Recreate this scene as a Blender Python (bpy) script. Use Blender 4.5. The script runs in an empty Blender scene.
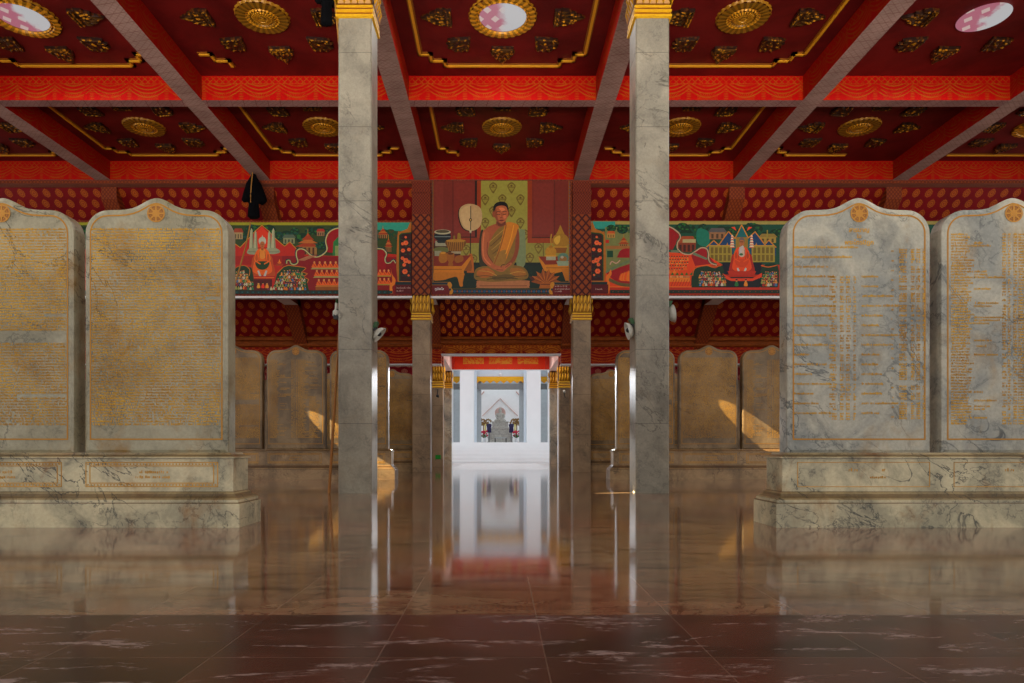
import bpy, bmesh, math, random
from math import sin, cos, pi, sqrt, radians
random.seed(7)
SC = bpy.context.scene
COL = SC.collection

# ------------------------------------------------------------------ camera model (eye height, principal direction +Y)
EYE_X, EYE_Z, FPX, VX, VY = -0.065, 0.635, 683.0, 499.0, 447.0
def at(px, py, d):
    return (EYE_X + (px - VX) * d / FPX, EYE_Z + (VY - py) * d / FPX)

def lin(c):
    c = c / 255.0
    return c / 12.92 if c <= 0.04045 else ((c + 0.055) / 1.055) ** 2.4
def rgb(r, g, b, k=1.0):
    return tuple(min(0.92, lin(v) * k) for v in (r, g, b))

# ------------------------------------------------------------------ node helpers
class V:
    def __init__(s, m, k): s.m = m; s.k = k
    def _b(s, op, o, rev=False):
        a, b = (o, s) if rev else (s, o)
        return s.m.math(op, a, b)
    def __add__(s, o): return s._b('ADD', o)
    __radd__ = __add__
    def __sub__(s, o): return s._b('SUBTRACT', o)
    def __rsub__(s, o): return s._b('SUBTRACT', o, True)
    def __mul__(s, o): return s._b('MULTIPLY', o)
    __rmul__ = __mul__
    def __truediv__(s, o): return s._b('DIVIDE', o)
    def __gt__(s, o): return s._b('GREATER_THAN', o)
    def __lt__(s, o): return s._b('LESS_THAN', o)
    def frac(s): return s.m.math('FRACT', s)
    def floor(s): return s.m.math('FLOOR', s)
    def abs(s): return s.m.math('ABSOLUTE', s)
    def sqrt(s): return s.m.math('SQRT', s)
    def sin(s): return s.m.math('SINE', s)
    def mod(s, o): return s.m.math('FLOORED_MODULO', s, o)
    def min(s, o): return s.m.math('MINIMUM', s, o)
    def max(s, o): return s.m.math('MAXIMUM', s, o)
    def clamp(s): return s.m.math('MINIMUM', s.m.math('MAXIMUM', s, 0.0), 1.0)

class Mat:
    def __init__(s, name, rough=0.6, metal=0.0, spec=0.5):
        s.mat = bpy.data.materials.new(name); s.mat.use_nodes = True
        s.nt = s.mat.node_tree; s.nt.nodes.clear()
        s.out = s.nt.nodes.new('ShaderNodeOutputMaterial')
        s.p = s.nt.nodes.new('ShaderNodeBsdfPrincipled')
        s.nt.links.new(s.p.outputs[0], s.out.inputs[0])
        s.p.inputs['Roughness'].default_value = rough
        s.p.inputs['Metallic'].default_value = metal
        s.p.inputs['Specular IOR Level'].default_value = spec
        s._pos = None
    def put(s, sock, v):
        if isinstance(v, V): s.nt.links.new(v.k, sock)
        elif isinstance(v, (tuple, list)):
            sock.default_value = (*v[:3], 1.0) if len(sock.default_value) == 4 else v
        else: sock.default_value = v
    def math(s, op, a, b=None):
        n = s.nt.nodes.new('ShaderNodeMath'); n.operation = op
        s.put(n.inputs[0], a)
        if b is not None: s.put(n.inputs[1], b)
        return V(s, n.outputs[0])
    def pos(s):
        if s._pos is None:
            g = s.nt.nodes.new('ShaderNodeNewGeometry'); x = s.nt.nodes.new('ShaderNodeSeparateXYZ')
            s.nt.links.new(g.outputs['Position'], x.inputs[0])
            s._pos = (V(s, x.outputs[0]), V(s, x.outputs[1]), V(s, x.outputs[2])); s._pv = V(s, g.outputs['Position'])
            xn = s.nt.nodes.new('ShaderNodeSeparateXYZ'); s.nt.links.new(g.outputs['Normal'], xn.inputs[0])
            s.nrm = (V(s, xn.outputs[0]), V(s, xn.outputs[1]), V(s, xn.outputs[2]))
        return s._pos
    def vec(s, x, y, z):
        n = s.nt.nodes.new('ShaderNodeCombineXYZ')
        for i, v in enumerate((x, y, z)): s.put(n.inputs[i], v)
        return V(s, n.outputs[0])
    def mix(s, f, a, b, mode='MIX'):
        n = s.nt.nodes.new('ShaderNodeMix'); n.data_type = 'RGBA'; n.blend_type = mode
        s.put(n.inputs[0], f); s.put(n.inputs[6], a); s.put(n.inputs[7], b)
        return V(s, n.outputs[2])
    def ramp(s, v, a, b):
        n = s.nt.nodes.new('ShaderNodeMapRange'); n.interpolation_type = 'SMOOTHSTEP'
        s.put(n.inputs[0], v); n.inputs[1].default_value = a; n.inputs[2].default_value = b
        return V(s, n.outputs[0])
    def noise(s, scale, detail=4, rough=0.55, dist=0.0, vec=None):
        n = s.nt.nodes.new('ShaderNodeTexNoise')
        s.put(n.inputs['Scale'], scale); s.put(n.inputs['Detail'], detail); s.put(n.inputs['Roughness'], rough); s.put(n.inputs['Distortion'], dist)
        if vec is None: s.pos(); vec = s._pv
        s.put(n.inputs['Vector'], vec)
        return V(s, n.outputs['Fac'])
    def vor(s, scale, vec=None, feature='F1', outp='Distance'):
        n = s.nt.nodes.new('ShaderNodeTexVoronoi'); n.feature = feature
        s.put(n.inputs['Scale'], scale)
        if vec is None: s.pos(); vec = s._pv
        s.put(n.inputs['Vector'], vec)
        return V(s, n.outputs[outp])
    def white(s, vec):
        n = s.nt.nodes.new('ShaderNodeTexWhiteNoise'); s.put(n.inputs[0], vec)
        return V(s, n.outputs['Value'])
    def attr(s, name='Col'):
        n = s.nt.nodes.new('ShaderNodeAttribute'); n.attribute_name = name
        return V(s, n.outputs['Color'])
    def color(s, v): s.put(s.p.inputs['Base Color'], v); return s
    def bump(s, h, strength=0.3, dist=0.01):
        n = s.nt.nodes.new('ShaderNodeBump'); n.inputs['Strength'].default_value = strength; n.inputs['Distance'].default_value = dist
        s.put(n.inputs['Height'], h); s.nt.links.new(n.outputs[0], s.p.inputs['Normal']); return s
    def line(s, v, w):     # 1 near integer values of v
        f = v.frac() - 0.5
        return s.ramp(f.abs(), 0.5 - w, 0.5 - w * 0.4)

M = {}
def plain(name, c, rough=0.6, metal=0.0, spec=0.5, vary=0.12, scale=6.0):
    m = Mat(name, rough, metal, spec)
    n = m.noise(scale, 5)
    m.color(m.mix((n - 0.35) * 2.0 * 1.0, tuple(v * (1 - vary) for v in c), tuple(min(1, v * (1 + vary)) for v in c)))
    M[name] = m.mat; return m

# ---- marble
def marble(name, base, base2, vein, stain=None, seam=None, rough=0.35, vs=1.0, stain_amt=0.5, vk=0.75):
    m = Mat(name, rough, 0, 0.4); x, y, z = m.pos()
    big = m.noise(1.3 * vs, 6, 0.6, 0.6)
    c = m.mix(m.ramp(big, 0.35, 0.65), base, base2)
    n2 = m.noise(1.3 * vs, 8, 0.58, 0.7, m.vec(x + y * 0.7, y * 0.4, z * 1.3 + x * 0.6))
    v1 = m.ramp((n2 - 0.5).abs(), 0.014, 0.0) * m.ramp(m.noise(0.8 * vs, 4), 0.42, 0.62)
    n3 = m.noise(4 * vs, 6, 0.6, 0.5, m.vec(x * 1.0 + z * 0.5, y, z - x * 0.5))
    v2 = m.ramp((n3 - 0.5).abs(), 0.03, 0.0) * 0.4 * m.ramp(big, 0.45, 0.62)
    patch = m.ramp(m.noise(1.7 * vs, 6, 0.66, 0.4, m.vec(x + z * 0.6, y, z * 0.7 - x * 0.3)), 0.50, 0.70) * 0.5
    c = m.mix(((v1 * vk).max(v2 * (vk / 0.75)) + patch).clamp() * 0.85, c, vein)
    if stain:
        st = m.ramp(m.noise(2.6, 7, 0.62, 0.5, m.vec(x * 1.1 + 7, y, z * 0.8)), 0.52, 0.75) * stain_amt
        c = m.mix(st, c, stain)
    if seam:
        z0, pz = seam
        c = m.mix(m.line((z - z0) / pz, 0.006) * 0.55, c, tuple(v * 0.3 for v in vein))
        blk = m.white(m.vec(((z - z0) / pz).floor(), (x * 0.3).floor(), (y * 0.2).floor()))
        c = m.mix((blk - 0.5) * 0.35 + 0.12, c, tuple(v * 0.55 for v in base))
    fine = m.noise(38, 4, 0.7)
    c = m.mix(0.32, c, m.mix(fine, (0, 0, 0), (1, 1, 1)), 'OVERLAY')
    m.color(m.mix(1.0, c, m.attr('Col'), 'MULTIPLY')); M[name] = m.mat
    return m
# ------------------------------------------------------------------ materials
marble('pillar_marble', rgb(136, 129, 112, 1.65), rgb(112, 107, 94, 1.65), rgb(62, 59, 52, 1.2), rgb(120, 98, 66, 1.4), (0.957, 1.017), 0.4, 1.0, 0.25)
marble('far_marble', rgb(118, 98, 74, 2.2), rgb(98, 80, 60, 2.2), rgb(52, 45, 38, 1.4), rgb(100, 74, 40, 1.4), (0.957, 1.017), 0.4, 1.0, 0.3)
marble('grey_marble', rgb(152, 145, 126, 1.6), rgb(114, 113, 104, 1.6), rgb(52, 55, 54, 1.1), rgb(140, 104, 40, 1.2), None, 0.35, 1.3, 0.5, 1.0)
marble('warm_marble', rgb(138, 130, 106, 1.5), rgb(116, 108, 84, 1.5), rgb(58, 54, 40, 1.1), rgb(130, 92, 26, 1.2), None, 0.35, 1.3, 0.8, 1.0)
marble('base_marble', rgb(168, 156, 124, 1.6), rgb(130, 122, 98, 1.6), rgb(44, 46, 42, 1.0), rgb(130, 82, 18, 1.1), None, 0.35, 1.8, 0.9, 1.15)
marble('far_slab_marble', rgb(122, 100, 68, 1.6), rgb(84, 66, 42, 1.6), rgb(56, 46, 32, 1.2), rgb(110, 72, 28, 1.3), None, 0.4, 1.2, 0.5)
marble('far_base_marble', rgb(128, 104, 72, 2.0), rgb(104, 84, 58, 1.7), rgb(56, 46, 36, 1.2), rgb(110, 72, 30, 1.3), None, 0.4, 1.4, 0.5)

# floor: polished brown red marble slabs, a darker scuffed strip nearest the entrance
m = Mat('floor_marble', 0.09, 0, 0.5); x, y, z = m.pos()
tx = ((x + 0.43) / 0.505); ty = (y - 2.58) / 0.52
cell = m.white(m.vec(tx.floor(), ty.floor(), 0.0))
strk = m.ramp(m.noise(2.4, 7, 0.62, 0.4, m.vec(x * 0.7 + cell * 5.0, y * 3.6, 0.0)), 0.48, 0.70)
n = m.noise(1.1, 8, 0.62, 0.8, m.vec(x * 0.9 + cell * 3.0, y * 1.6, cell * 9.0))
c = m.mix(m.ramp(n, 0.3, 0.75), rgb(92, 72, 54, 1.6), rgb(124, 102, 76, 1.6))
c = m.mix(m.ramp(m.noise(0.5, 4), 0.42, 0.6) * 0.6, c, rgb(112, 70, 50, 2.0))
c = m.mix(cell * 0.22, c, rgb(80, 50, 34))
vn = m.noise(2.0, 9, 0.6, 1.6, m.vec(x + y * 0.5, y * 1.4, cell * 4))
c = m.mix(m.ramp((vn - 0.5).abs(), 0.02, 0.0) * 0.6, c, rgb(40, 24, 18))
c = m.mix(strk * 0.75, c, rgb(52, 36, 27, 1.0))
front = m.ramp(y, 2.595, 2.575)
cf = m.mix(m.ramp(n, 0.3, 0.7), rgb(50, 34, 27, 1.1), rgb(84, 50, 40, 1.1))
scuff = m.ramp(m.noise(1.9, 9, 0.70, 0.9, m.vec(x * 1.3 - y * 0.9, y * 4.2, 0.0)), 0.53, 0.66)
scuff = scuff * m.ramp(m.noise(14, 4, 0.6, 0.2, m.vec(x, y * 3.0, 0)), 0.35, 0.6)
cf = m.mix(scuff * 0.5, cf, rgb(164, 144, 136, 1.5))
c = m.mix(front, c, cf)
seamv = m.line(tx, 0.006).max(m.line(ty, 0.007) * 0.7)
c = m.mix(seamv * (0.5 - front * 0.28), c, rgb(140, 118, 100, 1.3))
pale = m.ramp(y, 18.0, 19.5) * m.ramp(x.abs(), 1.5, 1.3)  # doorway glare painted white into the aisle floor colour
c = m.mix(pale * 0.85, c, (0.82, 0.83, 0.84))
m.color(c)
m.put(m.p.inputs['Roughness'], front * 0.13 + 0.06 + m.noise(3, 4) * 0.03 + scuff * front * 0.2)
m.put(m.p.inputs['Specular IOR Level'], 0.5 - front * 0.35)
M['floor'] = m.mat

# red beams with gilt swags
RED = (0.63, 0.003, 0.001)
def swag(name, axis, z0, h, red, gold, p=0.735, amt=0.7):
    m = Mat(name, 0.6, 0, 0.12); x, y, z = m.pos()
    u = (x if axis == 'x' else y) / p
    v = (z - z0) / h
    t = (u.frac() - 0.5).abs() * 2.0
    dip = v + (1.0 - t * t) * 0.34                       # arcs hanging between the tie points
    arcs = m.line(dip * 6.5, 0.26) * (v < 0.66) * (v > 0.08) * (dip > 0.42) * (dip < 0.98)
    drop = m.ramp((u.frac() - 0.5).abs(), 0.42, 0.48) * (v < 0.62) * m.line(v * 14.0, 0.3)
    fan = m.line((m.math('ARCTAN2', u.frac() - 0.5, v + 0.02)) * 5.0, 0.18) * (v < 0.3) * (t < 0.55)
    fan2 = m.line((m.math('ARCTAN2', u.frac() - 0.5, v + 0.02)) * 5.0, 0.18) * (v < 0.3) * (t < 0.55)
    lat = m.line(u * 6.0 + v * 4.0, 0.12).max(m.line(u * 6.0 - v * 4.0, 0.12)) * (v > 0.68) * (v < 0.97)
    edge = m.ramp((v - 0.67).abs(), 0.02, 0.008)
    g = arcs.max(drop).max(fan).max(lat).max(edge)
    wear = m.ramp(m.noise(5, 6, 0.65), 0.25, 0.6)
    base = m.mix(m.noise(2.2, 5), tuple(c * 0.78 for c in red), red)
    m.color(m.mix(g * amt * wear, base, gold))
    M[name] = m.mat
swag('beam_red', 'x', 7.47, 0.48, RED, (0.50, 0.085, 0.004), amt=0.95)
swag('long_beam_red', 'y', 7.47, 0.48, (0.46, 0.004, 0.002), (0.36, 0.06, 0.004), amt=0.9)
swag('eave_swag', 'x', 3.50, 0.32, rgb(112, 22, 4, 2.0), rgb(190, 104, 16, 2.2), 0.62, 0.95)
swag('side_swag', 'x', 3.19, 0.55, rgb(118, 14, 6, 2.0), rgb(176, 84, 14, 2.2), 1.25, 0.5)

def lattice(name, ground, ink, su, sv, w=0.1, amt=0.8, dotc=None, us=None):
    m = Mat(name, 0.6, 0, 0.3); x, y, z = m.pos()
    u = {'xy': x + y, 'x': x, 'y': y, None: x + y}[us]
    a = u / su + z / sv; b = u / su - z / sv
    l = m.line(a, w).max(m.line(b, w))
    base = m.mix(m.noise(12, 4), tuple(c * 0.75 for c in ground), ground)
    c = m.mix(l * amt, base, ink)
    if dotc:
        d = ((a.frac() - 0.5).abs() + (b.frac() - 0.5).abs())
        c = m.mix(m.line(d * 5.0, 0.25) * 0.5 * (d < 0.42), c, dotc)
    m.color(c); M[name] = m.mat
lattice('pillar_lattice', rgb(132, 62, 14, 1.35), rgb(56, 4, 10, 1.3), 0.2, 0.23, 0.2, 0.97, rgb(150, 40, 14, 1.4))
lattice('rafter_lattice', rgb(126, 54, 16, 1.7), rgb(84, 20, 10, 1.3), 0.09, 0.11, 0.2, 0.75, us='x')
lattice('pillar_ornate', rgb(116, 40, 14, 1.5), rgb(74, 14, 10, 1.3), 0.07, 0.085, 0.24, 0.85, rgb(150, 74, 16, 1.3))

# soffits: weathered grey pink stencil
def soffit(name, ground, ink, ax, s=0.11):
    m = Mat(name, 0.6, 0, 0.3); x, y, z = m.pos()
    u, v = (x, y) if ax == 'x' else (y, x)
    bars = m.line(u / (s * 2.2) + v * 0.9, 0.035)
    l = m.line((x + y) / s, 0.13).max(m.line((x - y) / s, 0.13))
    base = m.mix(m.ramp(m.noise(1.6, 6, 0.65), 0.35, 0.68), ground, tuple(c * 0.72 for c in ground))
    m.color(m.mix((l * 0.4).max(bars * 0.85) * m.ramp(m.noise(4, 5), 0.25, 0.55), base, ink)); M[name] = m.mat
soffit('cross_soffit', rgb(150, 112, 106, 1.3), rgb(110, 40, 30), 'x')
soffit('long_soffit', rgb(158, 128, 118, 1.35), rgb(116, 60, 44), 'y')
plain('strip_brown', rgb(130, 76, 56, 1.5))

m = Mat('coffer_red', 0.55, 0, 0.2); x, y, z = m.pos()
c = m.mix(m.ramp(m.noise(0.9, 6, 0.65, 0.4), 0.3, 0.7), (0.085, 0.003, 0.003), (0.18, 0.008, 0.007))
c = m.mix(m.ramp(m.noise(30, 3), 0.68, 0.75) * 0.25, c, rgb(160, 90, 80))
m.color(c); M['coffer_red'] = m.mat

# lotus bud paper on the sloping ceilings
def lotus(name, ground, bud, su, sz, drop=False):
    m = Mat(name, 0.6, 0, 0.25); x, y, z = m.pos()
    v = z / sz; row = v.floor()
    u = x / su + row.mod(2.0) * 0.5 + row * 0.06
    fu = (u.frac() - 0.5) * 2.0; fv = (v.frac() - 0.5) * 2.0
    if drop:
        def layer(off):
            gu = ((x / su + off * 0.5).frac() - 0.5) * 2.0; gv = ((z / (2.0 * sz) + off * 0.5).frac() - 0.5) * 2.0 / 0.66
            wid = ((1.0 - gv) * 0.46 * ((gv + 1.0) * 0.7).clamp().sqrt()).max(0.001)
            return (gu.abs() / wid).max(gv.abs() * 1.02)
        d = layer(0.0).min(layer(1.0))
        body = (d < 1.0)
        ring = m.ramp((d - 0.55).abs(), 0.16, 0.06)
    else:
        d = ((fu * fu) * 2.4 + (fv * fv) * 1.25).sqrt()
        ang = m.math('ARCTAN2', fv, fu)
        d = d + (ang * 9.0).sin() * 0.05
        tip = (fu.abs() * 2.6 + (fv - 0.68).abs() * 1.1) < 0.3
        body = m.math('MAXIMUM', d < 0.84, tip)
        ring = m.ramp((d - 0.56).abs(), 0.13, 0.05).max((d < 0.2) * 1.0)
    bg = m.mix(m.ramp(m.noise(1.4, 5), 0.3, 0.7), tuple(c * 0.72 for c in ground), ground)
    c = m.mix(body, bg, bud)
    c = m.mix(body * ring * 0.9, c, tuple(0.55 * a + 0.3 * b for a, b in zip(ground, bud)))
    if drop:
        l = m.line(u + v * 0.5, 0.06).max(m.line(u - v * 0.5, 0.06)) * 0.0
    m.color(c); M[name] = m.mat
lotus('lotus_red', rgb(116, 3, 8, 1.5), rgb(158, 74, 16, 1.5), 0.33, 0.205)
lotus('flame_red', rgb(96, 3, 12, 1.7), rgb(176, 86, 16, 2.0), 0.35, 0.15, True)
lotus('lotus_pink', rgb(205, 60, 84, 1.0), rgb(235, 175, 150, 1.0), 0.4, 0.2)

# gilding: face colour attribute darkens the hollows
def gild(name, g1, g2, dark, metal=0.45, rough=0.38):
    m = Mat(name, rough, metal, 0.5)
    a = m.attr('Col')
    n = m.noise(22, 4)
    c = m.mix(n, g2, g1)
    m.color(m.mix(1.0, c, a, 'MULTIPLY')); M[name] = m.mat
gild('gold', rgb(238, 184, 30, 1.15), rgb(205, 140, 14, 1.15), None, 0.15)
gild('emblem_gold', rgb(176, 120, 20, 1.2), rgb(160, 104, 16, 1.2), None, 0.0, 0.5)
gild('ceiling_gold', rgb(226, 164, 36, 1.3), rgb(196, 130, 20, 1.3), None, 0.1, 0.45)
m = Mat('flame_gold', 0.45, 0.1, 0.4)
vd = m.vor(17.0)
g = m.mix(m.noise(16, 4), rgb(214, 156, 30, 1.2), rgb(170, 108, 16, 1.2))
g = m.mix(1.0, g, m.attr('Col'), 'MULTIPLY')
m.color(m.mix(m.ramp(vd, 0.30, 0.52) * 0.9, g, rgb(30, 8, 6))); M['flame_gold'] = m.mat
m = Mat('inscription_gold', 0.5, 0.0, 0.3)
x, y, z = m.pos()
w = m.ramp(m.noise(3.2, 6, 0.6), 0.3, 0.7)
m.color(m.mix(w, rgb(158, 108, 10, 1.4), rgb(198, 146, 20, 1.4)))
M['inscription_gold'] = m.mat
m = Mat('worn_inscription', 0.5, 0.0, 0.3)
w = m.ramp(m.noise(2.4, 6, 0.6), 0.3, 0.7)
m.color(m.mix(w, rgb(140, 96, 26, 1.5), rgb(180, 130, 44, 1.5)))
M['worn_inscription'] = m.mat
m = Mat('gold_line', 0.45, 0.2, 0.4); m.color(rgb(160, 108, 20, 1.2)); M['gold_line'] = m.mat

# painting: flat colours from the brush strokes, face attribute
m = Mat('mural_paint', 0.5, 0, 0.35)
n = m.noise(14, 5, 0.6)
m.color(m.mix(0.35, m.attr('Col'), m.mix(n, (0.1, 0.1, 0.1), (0.9, 0.9, 0.9)), 'OVERLAY')); M['mural_paint'] = m.mat

plain('white_plaster', rgb(225, 222, 218, 1.1), 0.6, vary=0.05)
plain('pink_plaster', rgb(226, 190, 178, 1.0), 0.6, vary=0.08)
plain('outside_white', (0.74, 0.77, 0.79), 0.6, vary=0.03, scale=1.5)
plain('outside_grey', (0.36, 0.40, 0.42), 0.6, vary=0.08)
plain('outside_dark', (0.20, 0.21, 0.21), 0.6, vary=0.08)
plain('backdrop_white', (0.9, 0.9, 0.9), 0.6, vary=0.03)
plain('pale_blue', (0.60, 0.68, 0.76), 0.6, vary=0.04)
plain('statue_stone', rgb(176, 174, 166, 1.1), 0.6, vary=0.3, scale=12)
plain('black_cloth', (0.003, 0.003, 0.004), 0.9, spec=0.1, vary=0.3)
plain('cord_tan', rgb(170, 120, 50, 1.2), 0.8)
plain('pole_wood', rgb(150, 92, 22, 1.2), 0.6)
plain('lamp_white', rgb(200, 196, 180, 1.0), 0.4)
plain('lamp_black', (0.015, 0.015, 0.015), 0.5)
plain('lamp_green', rgb(40, 84, 34, 1.0), 0.5)
plain('sign_green', rgb(10, 150, 30, 1.2), 0.5)
plain('flower_red', rgb(200, 30, 70, 1.0), 0.7, vary=0.3, scale=30)
plain('leaf_green', rgb(40, 100, 50, 1.0), 0.7, vary=0.3, scale=30)
plain('leaf_gold', rgb(150, 112, 50, 1.0), 0.6, vary=0.4, scale=30)
plain('candle_yellow', rgb(235, 220, 130, 1.0), 0.6)
plain('vase_white', rgb(215, 218, 222, 1.0), 0.3)
plain('navy_cloth', rgb(44, 40, 80, 1.0), 0.8)
plain('halo_red', rgb(214, 178, 168, 1.0), 0.6)
plain('pavement', (0.56, 0.58, 0.60), 0.6, vary=0.05, scale=1.0)
plain('orange_red', rgb(196, 44, 8, 1.3), 0.55, vary=0.15)

# orange doorway beam with three gilt cartouches
m = Mat('door_beam', 0.55, 0, 0.3); x, y, z = m.pos()
v = (z - 3.62) / 0.5
g = (x.abs() < 1.45) * (v > 0.42) * (v < 0.92)
orn = m.ramp(m.noise(11, 3, 0.6, 1.2), 0.42, 0.55)
gap = ((x.abs() - 0.55).abs() < 0.1)
c = m.mix(m.noise(3, 4), rgb(205, 30, 6, 1.8), rgb(220, 56, 8, 1.8))
c = m.mix(g * (1.0 - gap) * (orn * 0.75 + 0.2), c, rgb(245, 150, 40, 1.5))
m.color(c); M['door_beam'] = m.mat

# skylight glass: daylight on a pink stencilled well behind it
m = Mat('skylight_glass', 0.15, 0, 0.5); x, y, z = m.pos()
fu = (x / 0.26 + ((y / 0.24).floor()).mod(2.0) * 0.5).frac() - 0.5; fv = (y / 0.24).frac() - 0.5
bud = (fu.abs() * 2.2 + fv.abs() * 1.6) < 0.62
lx = m.ramp(m.noise(2.2, 4, 0.6), 0.36, 0.6)
pk = m.mix(bud, rgb(196, 108, 132), rgb(226, 196, 190))
# local x inside the disc decides how much of the well wall is seen
obj = m.nt.nodes.new('ShaderNodeTexCoord'); sx = m.nt.nodes.new('ShaderNodeSeparateXYZ'); m.nt.links.new(obj.outputs['Object'], sx.inputs[0])
side = m.ramp(V(m, sx.outputs[0]) + (lx - 0.5) * 0.2, -0.05, 0.16)
c = m.mix(side, pk, rgb(214, 214, 216))
m.color((0.1, 0.1, 0.1)); m.put(m.p.inputs['Emission Color'], c); m.p.inputs['Emission Strength'].default_value = 0.8
M['skylight_glass'] = m.mat
# ------------------------------------------------------------------ mesh builder
class MB:
    def __init__(s): s.v = []; s.f = []; s.c = []
    def poly(s, pts, c=(1, 1, 1)):
        i = len(s.v); s.v += [tuple(p) for p in pts]; s.f.append(tuple(range(i, i + len(pts)))); s.c.append(c)
    def loft(s, rings, c=(1, 1, 1), caps=True, closed=True):
        i = len(s.v); n = len(rings[0])
        for r in rings: s.v += [tuple(p) for p in r]
        for k in range(len(rings) - 1):
            for j in range(n if closed else n - 1):
                a = i + k * n + j; b = i + k * n + (j + 1) % n
                s.f.append((a, b, b + n, a + n)); s.c.append(c[k] if isinstance(c, list) else c)
        if caps and closed:
            c0 = c[0] if isinstance(c, list) else c; c1 = c[-1] if isinstance(c, list) else c
            s.f.append(tuple(range(i + n - 1, i - 1, -1))); s.c.append(c0)
            e = i + (len(rings) - 1) * n
            s.f.append(tuple(range(e, e + n))); s.c.append(c1)
    def box(s, x0, x1, y0, y1, z0, z1, c=(1, 1, 1)):
        s.loft([[(x0, y0, z), (x1, y0, z), (x1, y1, z), (x0, y1, z)] for z in (z0, z1)], c)
    def rects(s, prof, c=(1, 1, 1)):     # prof: (x0,x1,y0,y1,z)
        s.loft([[(a, p, z), (b, p, z), (b, q, z), (a, q, z)] for a, b, p, q, z in prof], c)
    def bevel_box(s, x0, x1, y0, y1, z0, z1, b=0.02, c=(1, 1, 1)):   # vertical edges chamfered
        def ring(z): return [(x0 + b, y0, z), (x1 - b, y0, z), (x1, y0 + b, z), (x1, y1 - b, z), (x1 - b, y1, z), (x0 + b, y1, z), (x0, y1 - b, z), (x0, y0 + b, z)]
        s.loft([ring(z0), ring(z1)], c)
    def lathe(s, prof, cx=0, cy=0, n=20, c=(1, 1, 1), sx=1, sy=1):
        s.loft([[(cx + r * sx * cos(2 * pi * k / n), cy + r * sy * sin(2 * pi * k / n), z) for k in range(n)] for r, z in prof], c)
    def tube(s, pts, r, n=8, c=(1, 1, 1)):
        rings = []
        for i, p in enumerate(pts):
            a = pts[max(0, i - 1)]; b = pts[min(len(pts) - 1, i + 1)]
            d = [b[k] - a[k] for k in range(3)]; L = sqrt(sum(q * q for q in d)) or 1; d = [q / L for q in d]
            up = (0, 0, 1) if abs(d[2]) < 0.9 else (1, 0, 0)
            e = (d[1] * up[2] - d[2] * up[1], d[2] * up[0] - d[0] * up[2], d[0] * up[1] - d[1] * up[0])
            L = sqrt(sum(q * q for q in e)); e = [q / L for q in e]
            g = (d[1] * e[2] - d[2] * e[1], d[2] * e[0] - d[0] * e[2], d[0] * e[1] - d[1] * e[0])
            rr = r[i] if isinstance(r, (list, tuple)) else r
            rings.append([tuple(p[k] + rr * (cos(2 * pi * j / n) * e[k] + sin(2 * pi * j / n) * g[k]) for k in range(3)) for j in range(n)])
        s.loft(rings, c)
    def ball(s, cx, cy, cz, rx, ry=None, rz=None, n=12, c=(1, 1, 1)):
        ry = ry or rx; rz = rz or rx
        s.loft([[(cx + rx * sin(t) * cos(2 * pi * k / n), cy + ry * sin(t) * sin(2 * pi * k / n), cz - rz * cos(t)) for k in range(n)]
                for t in [0.08 + (pi - 0.16) * q / 8 for q in range(9)]], c)
    def move(s, dx, dy, dz):
        s.v = [(a + dx, b + dy, c + dz) for a, b, c in s.v]
    def mesh(s, name, mats, smooth=False, fix=True):
        me = bpy.data.meshes.new(name)
        me.from_pydata(s.v, [], s.f)
        at_ = me.attributes.new('Col', 'FLOAT_COLOR', 'FACE')
        flat = []
        for c in s.c: flat += [c[0], c[1], c[2], 1.0]
        at_.data.foreach_set('color', flat)
        for q in (mats if isinstance(mats, list) else [mats]): me.materials.append(q)
        if fix:
            bm = bmesh.new(); bm.from_mesh(me); bmesh.ops.recalc_face_normals(bm, faces=bm.faces); bm.to_mesh(me); bm.free()
        if smooth: me.shade_smooth()
        me.update(); return me
    def build(s, name, mats, parent=None, loc=(0, 0, 0), smooth=False, fix=True):
        o = bpy.data.objects.new(name, s.mesh(name, mats, smooth, fix)); COL.objects.link(o)
        o.location = loc
        if parent: o.parent = parent
        return o

def tag(o, label, cat, group=None):
    o['label'] = label; o['category'] = cat
    if group: o['group'] = group
    return o
def thing(name, label, cat, loc=(0, 0, 0), rz=0.0, group=None):
    o = bpy.data.objects.new(name, None); COL.objects.link(o); o.location = loc; o.rotation_euler = (0, 0, rz)
    o.empty_display_size = 0.2
    return tag(o, label, cat, group)
def struct(o): o['kind'] = 'structure'; return o
def copy_tree(o, parent=None):
    c = o.copy(); COL.objects.link(c)
    if parent: c.parent = parent
    for ch in list(o.children): copy_tree(ch, c)
    return c
def sbox(name, mat, *a, c=(1, 1, 1)):
    b = MB(); b.box(*a); return struct(b.build(name, mat))

# ------------------------------------------------------------------ floor and ceiling shell
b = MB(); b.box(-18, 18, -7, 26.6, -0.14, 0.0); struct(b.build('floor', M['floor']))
b = MB(); b.box(-60, 60, 26.6, 90, -0.4, -0.16); struct(b.build('ground', M['pavement']))
ZB, ZP = 7.47, 7.95
b = MB(); b.box(-14.4, 14.4, -6.7, 17.72, ZP, ZP + 0.12); struct(b.build('ceiling', M['coffer_red']))
def beam(x0, x1, y0, y1, z0, z1, mface, msoff, name='ceiling_beam'):
    me = MB(); me.box(x0, x1, y0, y1, z0, z1)
    o = me.build(name, [mface, msoff])
    for p in o.data.polygons:
        if p.normal.z < -0.5: p.material_index = 1
    return struct(o)
LX = (-14.28, -10.2, -6.12, -2.04, 2.04, 6.12, 10.2, 14.28)
for xx in LX: beam(xx - 0.195, xx + 0.195, -6.7, 17.72, ZB, ZP, M['long_beam_red'], M['long_soffit'])
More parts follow.
